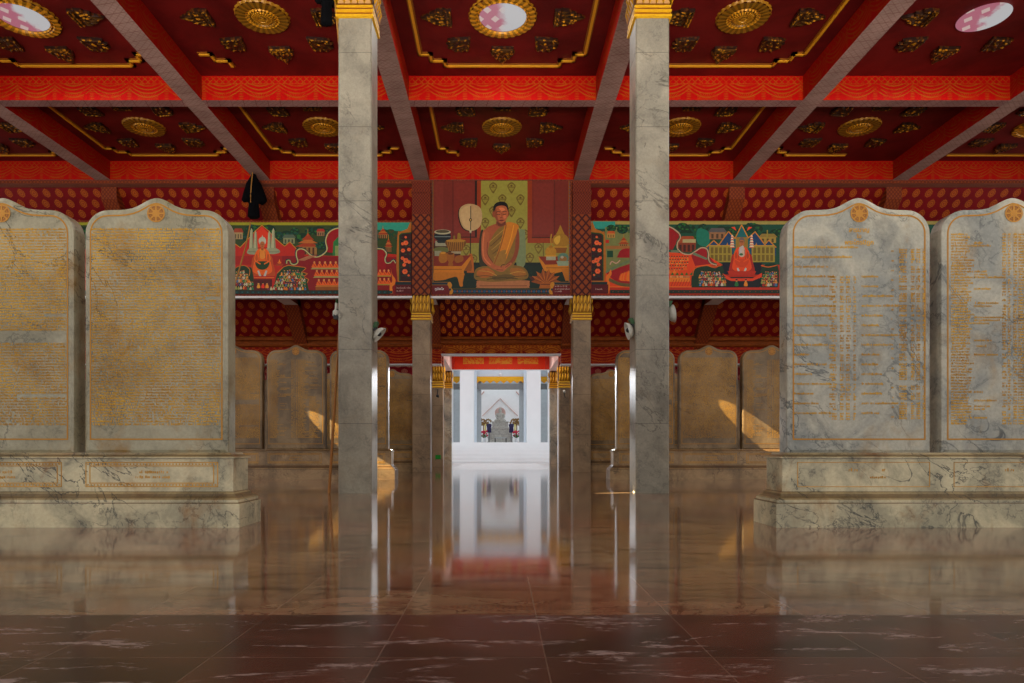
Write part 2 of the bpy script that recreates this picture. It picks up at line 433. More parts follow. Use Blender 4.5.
for yy in (-6.41, -2.41, 1.59, 5.59, 9.59, 13.59, 17.59):
    for a, c in zip(LX[:-1], LX[1:]):
        beam(a + 0.195, c - 0.195, yy - 0.13, yy + 0.13, ZB, ZP, M['beam_red'], M['cross_soffit'], 'ceiling_cross_beam')
# zigzag strip under the last cross beam
b = MB(); b.box(-14.4, 14.4, 17.5, 17.76, 7.385, 7.47)
o = struct(b.build('trim_1', [M['rafter_lattice'], M['strip_brown']]))
for p in o.data.polygons:
    if p.normal.z < -0.5: p.material_index = 1

# sloping ceilings behind the frieze
def slope(name, x0, x1, mat):
    b = MB(); b.loft([[(x0, 17.72, 7.45), (x1, 17.72, 7.45), (x1, 17.72, 7.55), (x0, 17.72, 7.55)],
                      [(x0, 20.98, 3.98), (x1, 20.98, 3.98), (x1, 20.98, 4.08), (x0, 20.98, 4.08)]])
    return struct(b.build(name, mat))
slope('ceiling_slope', -18, -1.9, M['lotus_red']); slope('ceiling_slope', 1.9, 18, M['lotus_red']); slope('ceiling_slope', -1.9, 1.9, M['flame_red'])
for xx in (-14.28, -10.2, -6.12, -2.04, 2.04, 6.12, 10.2, 14.28):
    w = 0.2
    b = MB(); b.loft([[(xx - w, 17.74, 7.08), (xx + w, 17.74, 7.08), (xx + w, 17.74, 7.5), (xx - w, 17.74, 7.5)],
                      [(xx - w, 21.05, 3.56), (xx + w, 21.05, 3.56), (xx + w, 21.05, 3.98), (xx - w, 21.05, 3.98)]])
    struct(b.build('ceiling_rafter', M['rafter_lattice']))
    b = MB(); b.box(xx - w, xx + w, 17.62, 20.45, 4.78, 5.1)
    o = struct(b.build('ceiling_tie_beam', [M['rafter_lattice'], M['white_plaster']]))
    for p in o.data.polygons:
        if p.normal.z < -0.5: p.material_index = 1

# eave fascias: mouldings above a gilt swag band, white strip for the lit lower edge
def fascia(x0, x1, zb, zs, msw):
    sw = MB(); sw.box(x0, x1, 20.98, 21.3, zb, zs)
    struct(sw.build('trim_fascia', msw))
    mo = MB(); H = 4.02 - zs
    mo.loft([[(x, y, z) for y, z in ((20.90, zs), (20.84, zs + 0.10 * H), (20.84, zs + 0.30 * H), (20.93, zs + 0.36 * H), (20.93, zs + 0.52 * H), (20.82, zs + 0.6 * H), (20.80, zs + 0.86 * H), (20.9, 4.02), (21.28, 4.02), (21.28, zs))] for x in (x0, x1)])
    struct(mo.build('trim_moulding', M['eave_brown']))
    ed = MB(); ed.box(x0, x1, 20.95, 21.34, zb - 0.035, zb); struct(ed.build('trim_lit_edge', M['white_plaster']))  # white strip painted in for the edge lit from outside
plain('eave_brown', (0.36, 0.075, 0.008), spec=0.15, vary=0.3, scale=9)
fascia(-1.84, 1.84, 3.50, 3.78, M['eave_swag'])
fascia(-18, -1.84, 3.19, 3.70, M['side_swag']); fascia(1.84, 18, 3.19, 3.70, M['side_swag'])
# porch beyond the eave
b = MB(); b.box(-18, 18, 21.3, 26.6, 4.25, 4.4); struct(b.build('ceiling_porch', M['lotus_pink']))
b = MB(); b.box(-18, 18, 26.3, 26.6, 3.62, 4.3)
o = struct(b.build('trim_door_beam', [M['door_beam'], M['white_plaster']]))
for p in o.data.polygons:
    if p.normal.z < -0.5: p.material_index = 1
for sx in (-1, 1):
    b = MB(); b.box(sx * 2.04 - 0.17, sx * 2.04 + 0.17, 21.34, 26.3, 3.56, 4.25); struct(b.build('ceiling_porch_beam', M['pink_plaster']))
    b = MB(); b.box(sx * 1.84 - 0.13, sx * 1.84 + 0.06, 26.22, 26.3, 3.62, 4.2); struct(b.build('trim_beam_end', M['orange_red']))

for x0, x1 in ((-18, -2.3), (2.3, 18)): sbox('wall_back', M['far_base_marble'], x0, x1, 24.0, 24.2, 0, 3.0); sbox('wall_back', M['lotus_pink'], x0, x1, 24.0, 24.2, 3.0, 4.25)

sbox('wall_left', M['far_base_marble'], -18.2, -18, -7, 24.2, 0, 3.2); sbox('wall_right', M['far_base_marble'], 18, 18.2, -7, 24.2, 0, 3.2)

# ------------------------------------------------------------------ gilded petal capital on a square post
def capital(w, z0, z1, per_side=4, tiers=2):
    b = MB(); H = z1 - z0; h = w / 2
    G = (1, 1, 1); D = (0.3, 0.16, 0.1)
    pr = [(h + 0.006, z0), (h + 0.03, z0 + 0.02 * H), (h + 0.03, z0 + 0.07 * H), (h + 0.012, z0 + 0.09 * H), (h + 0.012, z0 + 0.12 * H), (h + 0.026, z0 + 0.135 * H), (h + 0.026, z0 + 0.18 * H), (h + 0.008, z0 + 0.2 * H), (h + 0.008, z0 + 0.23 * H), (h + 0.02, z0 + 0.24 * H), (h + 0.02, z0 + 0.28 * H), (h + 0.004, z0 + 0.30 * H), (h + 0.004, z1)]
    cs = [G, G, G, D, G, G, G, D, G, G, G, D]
    b.loft([[(-r, -r, z), (r, -r, z), (r, r, z), (-r, r, z)] for r, z in pr], cs)
    zt0 = z0 + 0.30 * H
    for t in range(tiers):
        za = zt0 + (z1 - zt0) * t / tiers * 0.92; zb = za + (z1 - zt0) / tiers * 1.05
        for s in range(4):
            for k in range(per_side):
                c0 = -h + w * (k + 0.5) / per_side; hw = w / per_side * 0.46; off = h + 0.008 + 0.012 * (tiers - t)
                pts = []
                for (u, v, o) in ((-1, 0, 0), (-1, .62, .4), (-.72, .84, .7), (0, 1, 1.0), (.72, .84, .7), (1, .62, .4), (1, 0, 0)):
                    pts.append((c0 + u * hw, -(off + o * 0.02), za + v * (zb - za)))
                mid = (c0, -(off + 0.04), za + 0.45 * (zb - za))
                R = lambda p: [(p[0], p[1]), (-p[1], p[0]), (-p[0], -p[1]), (p[1], -p[0])][s]
                pts = [(*R(p), p[2]) for p in pts]; mid = (*R(mid), mid[2])
                for q in range(len(pts) - 1):
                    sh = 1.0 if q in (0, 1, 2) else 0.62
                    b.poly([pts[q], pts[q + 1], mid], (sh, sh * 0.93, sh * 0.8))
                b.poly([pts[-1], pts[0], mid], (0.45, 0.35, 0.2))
    return b

def pillar(name, label, x, y, w, zm, zc, zt, mat, per=4, tiers=2, split=None):
    t = thing(name, label, 'pillar', (x, y, 0), 0, None)
    b = MB(); b.bevel_box(-w / 2, w / 2, -w / 2, w / 2, 0, zm, 0.018); b.build('shaft', M[mat], t)
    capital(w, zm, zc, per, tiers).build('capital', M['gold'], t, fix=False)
    h = w / 2 + 0.004
    if split:
        b = MB(); b.box(-h, h, -h, h, zc - 0.04, split); b.build('painted_top', M['pillar_lattice'], t)
        b = MB(); b.box(-h, h, -h, h, split, zt); b.box(-h - .02, h + .02, -h - .02, h + .02, zt - 0.3, zt - 0.24); b.build('painted_head', M['pillar_ornate'], t)
    else:
        b = MB(); b.box(-h, h, -h, h, zc - 0.04, zt); b.build('painted_top', M['pillar_lattice'], t)
    return t
for s, n in ((-1, 'left'), (1, 'right')):
    pillar('marble_pillar', f'tall square grey marble pillar nearest the viewer, on the {n} of the aisle', s * 2.04, 9.59, 0.459, 6.51, 7.12, 7.47, 'pillar_marble', 5, 2)
    pillar('marble_pillar', f'brown marble pillar with gold capital beside the {n} edge of the monk painting', s * 2.04, 17.59, 0.459, 3.86, 4.50, 7.39, 'far_marble', 5, 2, 6.55)
    pillar('porch_column', f'slim stone column at the far doorway, {n} side, nearer of its pair', s * 2.04, 22.2, 0.34, 2.54, 3.27, 4.25, 'far_marble', 4, 2)
    pillar('porch_column', f'slim pale column under the orange beam end, {n} side of the far doorway', s * 2.04, 26.45, 0.30, 2.9, 3.55, 3.62, 'grey_marble', 3, 2)

# ------------------------------------------------------------------ marble tablets (stelae)
SW, ST = 1.16, 0.18          # slab width and thickness
def half_outline():
    W = SW / 2
    pts = [(W, 0.0), (W, 1.775)]
    for k in range(1, 9):
        a = pi / 2 * k / 8; pts.append((W - 0.185 + 0.185 * cos(a), 1.775 + 0.19 * sin(a)))
    pts += [(0.31, 1.967), (0.25, 1.971), (0.20, 1.981), (0.155, 1.998), (0.115, 2.020), (0.08, 2.040), (0.045, 2.055), (0.02, 2.061)]
    return pts
HO = half_outline()
OUT = [(x, z) for x, z in HO] + [(0, 2.063)] + [(-x, z) for x, z in reversed(HO)]   # right bottom, over the top, left bottom
def inset(pts, d, closed=True):
    res = []; n = len(pts)
    for i in range(n):
        p = pts[i]; a = pts[(i - 1) % n]; c = pts[(i + 1) % n]
        def nrm(u, v):
            dx, dz = v[0] - u[0], v[1] - u[1]; L = sqrt(dx * dx + dz * dz) or 1; return (-dz / L, dx / L)
        n1 = nrm(a, p); n2 = nrm(p, c); m = (n1[0] + n2[0], n1[1] + n2[1]); L2 = m[0] ** 2 + m[1] ** 2 or 1
        k = 2 * d / L2; res.append((p[0] + m[0] * k, p[1] + m[1] * k))
    return res
def slab_mesh(mat):
    b = MB(); z0 = 0.59
    i1 = inset(OUT, 0.022)
    i1 = [(x, max(0.0, z)) for x, z in i1]
    f = lambda pts, y: [(x, y, z + z0) for x, z in pts]
    b.loft([f(i1, -ST / 2), f([(x * 0.995, z) for x, z in OUT], -ST / 2 + 0.008), f(OUT, -ST / 2 + 0.026), f(OUT, ST / 2 - 0.026), f(i1, ST / 2)])
    return b.mesh('slab', M[mat])
def border_mesh():
    b = MB(); z0 = 0.59
    base = [(x, z) for x, z in OUT]; base[0] = (0.58, 0.06); base[-1] = (-0.58, 0.06)
    o1 = inset(base, 0.042); o2 = inset(base, 0.054)
    n = len(o1); y = -ST / 2 - 0.002
    for i in range(n):
        j = (i + 1) % n
        b.poly([(o1[i][0], y, o1[i][1] + z0), (o1[j][0], y, o1[j][1] + z0), (o2[j][0], y, o2[j][1] + z0), (o2[i][0], y, o2[i][1] + z0)])
    return b.mesh('gold_border', M['gold_line'], fix=False)
def emblem_mesh():
    b = MB(); z0 = 0.59 + 1.935; y = -ST / 2 - 0.002; R = 0.072; n = 28
    P = lambda r, a, dy=0: (r * sin(a), y - dy, z0 + r * cos(a))
    def ring(r0, r1, dy, c):
        for k in range(n):
            a0, a1 = 2 * pi * k / n, 2 * pi * (k + 1) / n
            b.poly([P(r0, a0, dy), P(r0, a1, dy), P(r1, a1, dy), P(r1, a0, dy)], c)
    ring(0.062, R, 0.004, (1, 1, 1)); ring(0.0, 0.03, 0.004, (1, 1, 1)); ring(0.03, 0.062, 0.001, (0.62, 0.5, 0.36))
    for k in range(8):
        a = 2 * pi * k / 8
        b.poly([P(0.028, a - 0.25, .004), P(0.063, a - 0.10, .004), P(0.063, a + 0.10, .004), P(0.028, a + 0.25, .004)], (1, 1, 1))
    for k in range(8):
        a = 2 * pi * (k + 0.5) / 8
        b.poly([P(0.044, a - 0.12, .003), P(0.05, a, .003), P(0.044, a + 0.12, .003), P(0.038, a, .003)], (0.9, 0.85, 0.7))
    return b.mesh('emblem', M['emblem_gold'], fix=False)

def letters(b, x0, x1, z, h, rng, keep=0.93, step=0.0105):
    """one carved line: a run of small strokes with word gaps and the odd tall letter or vowel mark"""
    x = x0; y = -ST / 2 - 0.0022
    while x < x1 - 0.004:
        if rng.random() > keep: x += step * 0.8; continue
        w = step * rng.uniform(0.55, 0.9); t = h * rng.choice((0.9, 1.0, 1.0, 1.12, 1.45)); d = h * rng.choice((0, 0, 0, 0, 0.3))
        s = step * 0.34
        k = rng.random()
        b.poly([(x, y, z - d), (x + s, y, z - d), (x + s, y, z + t), (x, y, z + t)])
        if k < 0.75: b.poly([(x + w - s, y, z), (x + w, y, z), (x + w, y, z + t), (x + w - s, y, z + t)])
        if k > 0.25: b.poly([(x + s, y, z + h * 0.58), (x + w - s * 0.5, y, z + h * 0.58), (x + w - s * 0.5, y, z + h), (x + s, y, z + h)])
        x += step
def text_full(seed, gaps=()):
    rng = random.Random(seed); b = MB()
    z = 0.59 + 1.80; row = 0
    while z > 0.59 + 0.20:
        zr = z - 0.59
        x1 = 0.52; x0 = -0.52
        worn = max(0.0, (0.42 - zr) / 0.3)
        for g0, g1, a, c in gaps:
            if g0 < zr < g1: x0, x1 = a, c
        if rng.random() < 0.05: x1 = rng.uniform(0.1, 0.45)
        letters(b, x0, x1, z, 0.0125, rng, 0.95 - 0.35 * worn)
        z -= 0.0232; row += 1
    return b.mesh('inscription', M['inscription_gold'], fix=False)
def text_index(seed):
    """two columns of headings, each followed by narrow columns of numbers"""
    rng = random.Random(seed); b = MB()
    z = 0.59 + 1.655; i = 0
    hl = [0.52, 0.47, 0.28, 0.32, 0.27, 0.33, 0.34, 0.30, 0.27, 0.26, 0.27, 0.13, 0.26, 0.15, 0.30, 0.16, 0.2, 0.3, 0.26]
    while z > 0.59 + 0.24:
        L = hl[i % len(hl)]
        letters(b, -0.525, -0.525 + L, z, 0.013, rng, 0.96)
        if i >= 3:
            for q in range(3):
                zz = z - 0.004 - q * 0.0215
                letters(b, -0.24 + (0.02 if q == 2 else 0), -0.185, zz, 0.0125, rng, 0.9)
                letters(b, -0.155, -0.12, zz, 0.0125, rng, 0.9); letters(b, -0.105, -0.07, zz, 0.0125, rng, 0.9); letters(b, -0.045, -0.03, zz, 0.0125, rng, 0.9)
        for q in range(3 if i % 4 else 4):                               # right hand number columns
            zz = z - q * 0.0205
            if rng.random() < 0.95:
                letters(b, 0.325 + rng.choice((0, 0, 0.012)), 0.385, zz, 0.0125, rng, 0.92); letters(b, 0.42, 0.45, zz, 0.0125, rng, 0.92)
                letters(b, 0.465, 0.495, zz, 0.0125, rng, 0.92); letters(b, 0.515, 0.53, zz, 0.0125, rng, 0.85)
        if i >= 3: letters(b, 0.02, 0.02 + rng.choice((0.14, 0.17, 0.2, 0.26, 0.3)), z, 0.013, rng, 0.96)
        letters(b, 0.262, 0.28, z - 0.03, 0.012, rng, 0.9)
        z -= 0.079; i += 1
    return b.mesh('inscription', M['inscription_gold'], fix=False)
def text_table(seed):
    rng = random.Random(seed); b = MB(); z = 0.59 + 1.76; i = 0
    while z > 0.59 + 0.22:
        letters(b, -0.505, -0.505 + rng.uniform(0.12, 0.19), z, 0.012, rng, 0.93)
        if rng.random() < 0.3: letters(b, -0.32, -0.32 + rng.uniform(0.06, 0.24), z, 0.012, rng, 0.93)
        for x0, x1 in ((-0.09, -0.055), (-0.045, -0.02), (0.0, 0.03)): 
            if rng.random() < 0.9: letters(b, x0, x1, z, 0.012, rng, 0.92)
        letters(b, 0.04, 0.04 + rng.uniform(0.10, 0.24), z, 0.012, rng, 0.93)
        if rng.random() < 0.35 or i > 30: letters(b, 0.27, 0.27 + rng.uniform(0.1, 0.23), z, 0.012, rng, 0.9)
        z -= 0.0232; i += 1
    return b.mesh('inscription', M['inscription_gold'], fix=False)
def thai(body, size, y, z, x, mat, name='lettering', parent=None, align='CENTER'):
    cu = bpy.data.curves.new(name, 'FONT'); cu.body = body; cu.size = size; cu.align_x = align; cu.resolution_u = 2; cu.offset = 0.018 * size
    o = bpy.data.objects.new(name, cu)
    COL.objects.link(o); dg = bpy.context.evaluated_depsgraph_get()
    me = bpy.data.meshes.new_from_object(o.evaluated_get(dg)); COL.objects.unlink(o); bpy.data.objects.remove(o)
    me.materials.clear(); me.materials.append(mat)
    r = bpy.data.objects.new(name, me); COL.objects.link(r); r.location = (x, y, z); r.rotation_euler = (pi / 2, 0, 0)
    if parent: r.parent = parent
    return r

HP = 0.625                    # half pitch between neighbours in a row
def base_prof(side):          # side: -1 row ends on the left, +1 on the right, 0 runs on both ways
    def rect(o, z):
        return (-0.58 - o if side == -1 else -HP, 0.58 + o if side == 1 else HP, -ST / 2 - o, ST / 2 + o, z)
    pl = [rect(0.15, 0.0), rect(0.15, 0.188), rect(0.142, 0.196)]
    pd = [rect(0.135, 0.196), rect(0.135, 0.216), rect(0.12, 0.228), rect(0.095, 0.243), rect(0.088, 0.262), rect(0.073, 0.274), rect(0.07, 0.28),
          rect(0.07, 0.542), rect(0.088, 0.545), rect(0.088, 0.553), rect(0.07, 0.563), rect(0.045, 0.574), rect(0.035, 0.590)]
    return pl, pd
def stela(label, x, y, side, txt, mat, bmat, panel='frame', group=None, name='marble_stela'):
    t = thing(name, label, 'stone tablet', (x, y, 0), 0, group)
    pl, pd = base_prof(side)
    L1, DK, MD_ = (1, 1, 1), (0.34, 0.26, 0.17), (0.62, 0.54, 0.42)  # darker tones paint shade into the moulding recesses
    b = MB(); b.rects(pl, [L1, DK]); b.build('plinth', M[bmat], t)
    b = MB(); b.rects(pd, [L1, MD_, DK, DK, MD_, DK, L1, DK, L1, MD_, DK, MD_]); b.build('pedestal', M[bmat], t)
    for nm, me in (('slab', SLAB[mat]), ('gold_border', BORDER), ('emblem', EMBLEM), ('inscription', txt)):
        o = bpy.data.objects.new(nm, me); COL.objects.link(o); o.parent = t
    if panel:
        b = MB(); yy = -ST / 2 - 0.072; X, za, zb = 0.53, 0.315, 0.515
        def fr(x, z0, z1, w):
            b.box(-x, x, yy, yy + .004, z0, z0 + w); b.box(-x, x, yy, yy + .004, z1 - w, z1); b.box(-x, -x + w, yy, yy + .004, z0, z1); b.box(x - w, x, yy, yy + .004, z0, z1)
        if panel == 'frame':
            fr(X, za, zb, 0.007); fr(X - 0.032, za + 0.028, zb - 0.028, 0.007)
            rng = random.Random(int(x * 100) + 5)
            for k in range(40):
                xx = -X + 0.02 + k * (2 * X - 0.04) / 39
                for zz in (za + 0.017, zb - 0.017): b.poly([(xx - .009, yy, zz), (xx, yy, zz + .008), (xx + .009, yy, zz), (xx, yy, zz - .008)])
            letters_on(b, -0.1, 0.13, 0.425, 0.016, rng, yy); letters_on(b, -0.13, 0.15, 0.385, 0.016, rng, yy)
        else:
            fr(X, za, zb, 0.005)
            rng = random.Random(9)
            letters_on(b, -0.12, -0.05, 0.44, 0.018, rng, yy); letters_on(b, 0.12, 0.18, 0.44, 0.022, rng, yy); letters_on(b, 0.05, 0.17, 0.385, 0.014, rng, yy)
        b.build('panel_frame', M['worn_inscription'], t)
    return t
def letters_on(b, x0, x1, z, h, rng, yy):
    n0 = len(b.v); letters(b, x0, x1, z, h, rng, 0.85, 0.016)
    for i in range(n0, len(b.v)): b.v[i] = (b.v[i][0], yy, b.v[i][2])
SLAB = {k: slab_mesh(k) for k in ('grey_marble', 'warm_marble', 'far_slab_marble')}
BORDER = border_mesh(); EMBLEM = emblem_mesh()
T_full = text_full(1); T_full2 = text_full(2, ((0.88, 0.985, -0.52, -0.3),))
T_index = text_index(3); T_table = text_table(4)
def far_mesh(src):
    me = src.copy(); me.materials.clear(); me.materials.append(M['worn_inscription']); return me
F_full, F_full2, F_table = far_mesh(T_full), far_mesh(T_full2), far_mesh(T_table)
Y1, Y2, Y3 = 5.62, 13.62, 17.85
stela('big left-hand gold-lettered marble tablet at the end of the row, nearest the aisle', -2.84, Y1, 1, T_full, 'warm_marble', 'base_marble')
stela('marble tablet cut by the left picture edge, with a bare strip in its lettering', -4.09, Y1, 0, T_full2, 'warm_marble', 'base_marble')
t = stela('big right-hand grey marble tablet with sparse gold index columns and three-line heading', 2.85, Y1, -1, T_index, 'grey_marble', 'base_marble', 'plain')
for s_, zz, sz in (('สารบาญ', 1.785, 0.05), ('ใน', 1.737, 0.042), ('พระไตรปิฎก', 1.684, 0.05)):
    thai(s_, sz, -ST / 2 - 0.003, 0.59 + zz, 0.0, M['inscription_gold'], 'heading', t)
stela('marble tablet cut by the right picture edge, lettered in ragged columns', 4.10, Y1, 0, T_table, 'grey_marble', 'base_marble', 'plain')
nm = ('innermost, half hidden behind the near grey pillar', 'second from the aisle, full face in view', 'third from the aisle')
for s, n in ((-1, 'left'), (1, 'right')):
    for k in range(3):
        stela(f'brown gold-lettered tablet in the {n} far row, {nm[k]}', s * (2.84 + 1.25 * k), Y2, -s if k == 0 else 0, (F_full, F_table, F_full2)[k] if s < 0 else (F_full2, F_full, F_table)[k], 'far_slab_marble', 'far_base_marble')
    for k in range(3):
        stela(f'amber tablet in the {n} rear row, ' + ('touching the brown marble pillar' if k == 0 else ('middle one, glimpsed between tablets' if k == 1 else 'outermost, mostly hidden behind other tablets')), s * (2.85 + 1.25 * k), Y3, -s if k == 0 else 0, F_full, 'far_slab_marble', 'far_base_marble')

# ------------------------------------------------------------------ ceiling ornaments
def rosette_mesh(R, hole=0.0, petals=24):
    b = MB(); n = petals * 4
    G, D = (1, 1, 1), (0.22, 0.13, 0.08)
    if hole:
        prof = [(hole, 0.03), (hole + 0.03 * R, 0.055), (0.76 * R, 0.03), (0.80 * R, 0.05), (0.97 * R, 0.04), (R, 0.0)]
    else:
        prof = [(0.0, 0.075), (0.10 * R, 0.07), (0.15 * R, 0.045), (0.18 * R, 0.065), (0.34 * R, 0.06), (0.40 * R, 0.035), (0.44 * R, 0.06), (0.48 * R, 0.06), (0.52 * R, 0.03), (0.60 * R, 0.05), (0.94 * R, 0.045), (R, 0.0)]
    P = lambda r, z, a: (r * cos(a), r * sin(a), -z)
    for i in range(len(prof) - 1):
        (r0, z0), (r1, z1) = prof[i], prof[i + 1]
        for k in range(n):
            a0, a1 = 2 * pi * k / n, 2 * pi * (k + 1) / n; q = k % 4
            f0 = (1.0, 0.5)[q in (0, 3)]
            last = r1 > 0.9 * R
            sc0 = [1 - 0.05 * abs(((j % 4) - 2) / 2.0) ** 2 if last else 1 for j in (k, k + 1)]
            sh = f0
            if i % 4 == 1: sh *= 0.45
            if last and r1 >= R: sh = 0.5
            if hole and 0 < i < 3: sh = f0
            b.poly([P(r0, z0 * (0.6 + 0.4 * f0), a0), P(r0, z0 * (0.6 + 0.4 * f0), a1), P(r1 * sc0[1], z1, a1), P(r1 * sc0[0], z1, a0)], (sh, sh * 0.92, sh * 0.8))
    if not hole:
        pass
    return b
def curl(b, cx, cy, ang, L, W, z, c):
    """a raised teardrop pointing along ang"""
    pts = []
    for u, v in ((0, 0), (0.18, 0.75), (0.42, 1), (0.7, 0.62), (1, 0), (0.7, -0.62), (0.42, -1), (0.18, -0.75)):
        x, y = u * L, v * W / 2; pts.append((cx + x * cos(ang) - y * sin(ang), cy + x * sin(ang) + y * cos(ang)))
    m = (cx + 0.42 * L * cos(ang), cy + 0.42 * L * sin(ang))
    for i in range(8):
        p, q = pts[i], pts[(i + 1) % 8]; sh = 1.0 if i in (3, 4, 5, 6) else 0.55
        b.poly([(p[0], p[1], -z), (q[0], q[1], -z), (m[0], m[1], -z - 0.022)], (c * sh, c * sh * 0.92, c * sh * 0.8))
def kranok_mesh(corner):
    """flame ornament, +x points away from the rosette; base plate dark, gold curls over it"""
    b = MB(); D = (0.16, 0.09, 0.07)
    if corner: out = [(-0.26, 0), (-0.02, 0.20), (0.08, 0.25), (0.11, 0.17), (0.18, 0.19), (0.18, 0.10), (0.26, 0.09), (0.24, 0)]
    else: out = [(-0.2, 0), (-0.2, 0.2), (-0.1, 0.2), (-0.08, 0.225), (0.05, 0.2), (0.07, 0.16), (0.16, 0.13), (0.17, 0.08), (0.26, 0.05), (0.33, 0)]
    out = out + [(x, -y) for x, y in reversed(out[1:-1])]
    b.loft([[(x, y, 0) for x, y in out], [(x, y, -0.035) for x, y in out], [(x * 0.9, y * 0.9, -0.05) for x, y in out]], [D, D])
    z = 0.052
    if corner:
        for yy in (-1, 1):
            for k in range(5): curl(b, -0.2 + k * 0.045, yy * (0.02 + 0.035 * k), yy * 0.7, 0.10, 0.045, z, 1)
            curl(b, 0.03, yy * 0.1, yy * 0.5, 0.13, 0.07, z, 1); curl(b, 0.0, yy * 0.17, yy * 0.6, 0.1, 0.06, z, 0.9); curl(b, 0.12, yy * 0.05, yy * 0.2, 0.12, 0.06, z, 1)
        curl(b, -0.1, 0, 0, 0.2, 0.1, z, 1)
    else:
        b.box(-0.19, -0.165, -0.19, 0.19, -0.08, -0.05, (1, .92, .8)); b.box(-0.13, -0.112, -0.19, 0.19, -0.075, -0.05, (.9, .8, .65))
        for k in range(7): curl(b, -0.16, -0.17 + k * 0.057, 0, 0.05, 0.04, z, 1)
        for yy in (-1, 1):
            curl(b, -0.09, yy * 0.155, yy * 0.15, 0.13, 0.06, z, 1); curl(b, -0.09, yy * 0.08, yy * 0.1, 0.16, 0.07, z, 1)
            curl(b, 0.03, yy * 0.12, yy * -0.05, 0.13, 0.06, z, 0.95); curl(b, 0.06, yy * 0.05, 0, 0.16, 0.06, z, 1)
        curl(b, -0.08, 0, 0, 0.17, 0.08, z, 1); curl(b, 0.12, 0, 0, 0.2, 0.07, z, 1)
    return b
ROS = rosette_mesh(0.46).mesh('ceiling_rosette', M['ceiling_gold'], fix=False)
RING = rosette_mesh(0.585, 0.40, 28).mesh('gilt_ring', M['ceiling_gold'], fix=False)
SMALLRING = rosette_mesh(0.5, 0.16, 20).mesh('gilt_ring', M['ceiling_gold'], fix=False)
KR = {0: kranok_mesh(False).mesh('flame_ornament', M['flame_gold'], fix=False), 1: kranok_mesh(True).mesh('flame_ornament', M['flame_gold'], fix=False)}
def disc_mesh(r):
    b = MB(); b.poly([(r * cos(2 * pi * k / 40), r * sin(2 * pi * k / 40), 0) for k in range(40)])
    return b.mesh('glass', M['skylight_glass'], fix=False)
GL = {r: disc_mesh(r) for r in (0.40, 0.16)}
def ob(name, me, loc=(0, 0, 0), rz=0, parent=None):
    o = bpy.data.objects.new(name, me); COL.objects.link(o); o.location = loc; o.rotation_euler = (0, 0, rz)
    if parent: o.parent = parent
    return o
def frame_mesh(parts):
    """stepped gold moulding round the coffer: parts from L B R T and corners BL BR"""
    b = MB(); w = 0.045
    X, F, N = 1.53, 1.48, -1.5
    def run(pts):
        for (x0, y0), (x1, y1) in zip(pts[:-1], pts[1:]):
            b.box(min(x0, x1) - w / 2, max(x0, x1) + w / 2, min(y0, y1) - w / 2, max(y0, y1) + w / 2, -0.045, 0.0)
            b.box(min(x0, x1) - w / 2 - .025, max(x0, x1) + w / 2 + .025, min(y0, y1) - w / 2 - .025, max(y0, y1) + w / 2 + .025, -0.022, 0.0, (0.35, 0.22, 0.12))
    st = [(X, F - 0.38), (X - 0.19, F - 0.38), (X - 0.19, F - 0.17), (X - 0.44, F - 0.17), (X - 0.44, F)]
    if 'BL' in parts: run([(-x, y) for x, y in st])
    if 'BR' in parts: run(st)
    if 'L' in parts: run([(-X, N), (-X, F - 0.38)])
    if 'R' in parts: run([(X, N), (X, F - 0.38)])
    if 'B' in parts: run([(-X + 0.44, F), (X - 0.44, F)])
    if 'Bl' in parts: run([(-X + 0.44, F), (0.4, F)])
    return b
ROWN = {11.59: 'front row', 15.59: 'back row'}
COLN = {-3: 'coffer third left of centre', -2: 'coffer second left of centre', -1: 'coffer first left of centre', 0: 'central coffer', 1: 'coffer first right of centre', 2: 'coffer second right of centre', 3: 'coffer third right of centre'}
DIRN = ['right of', 'at lower right of', 'directly below', 'at lower left of', 'left of', 'at upper left of', 'directly above', 'at upper right of']
plan = [(11.59, -2, 'sky', ('BL', 'B', 'BR')), (11.59, -1, 'ros', ('BL',)), (11.59, 0, 'sky', ('L', 'R', 'B', 'BL', 'BR')), (11.59, 1, 'ros', ('R', 'B', 'BR', 'BL')), (11.59, 2, 'bare', ()),
        (15.59, -3, 'ros', ('B', 'BR')), (15.59, -2, 'ros', ('L', 'BL', 'B', 'BR')), (15.59, -1, 'ros', ('L', 'BL', 'B', 'BR')), (15.59, 0, 'ros', ('L', 'BL')), (15.59, 1, 'ros', ('R', 'BR', 'B', 'BL')), (15.59, 2, 'ros', ('Bl', 'BL')), (15.59, 3, 'small', ('B',))]
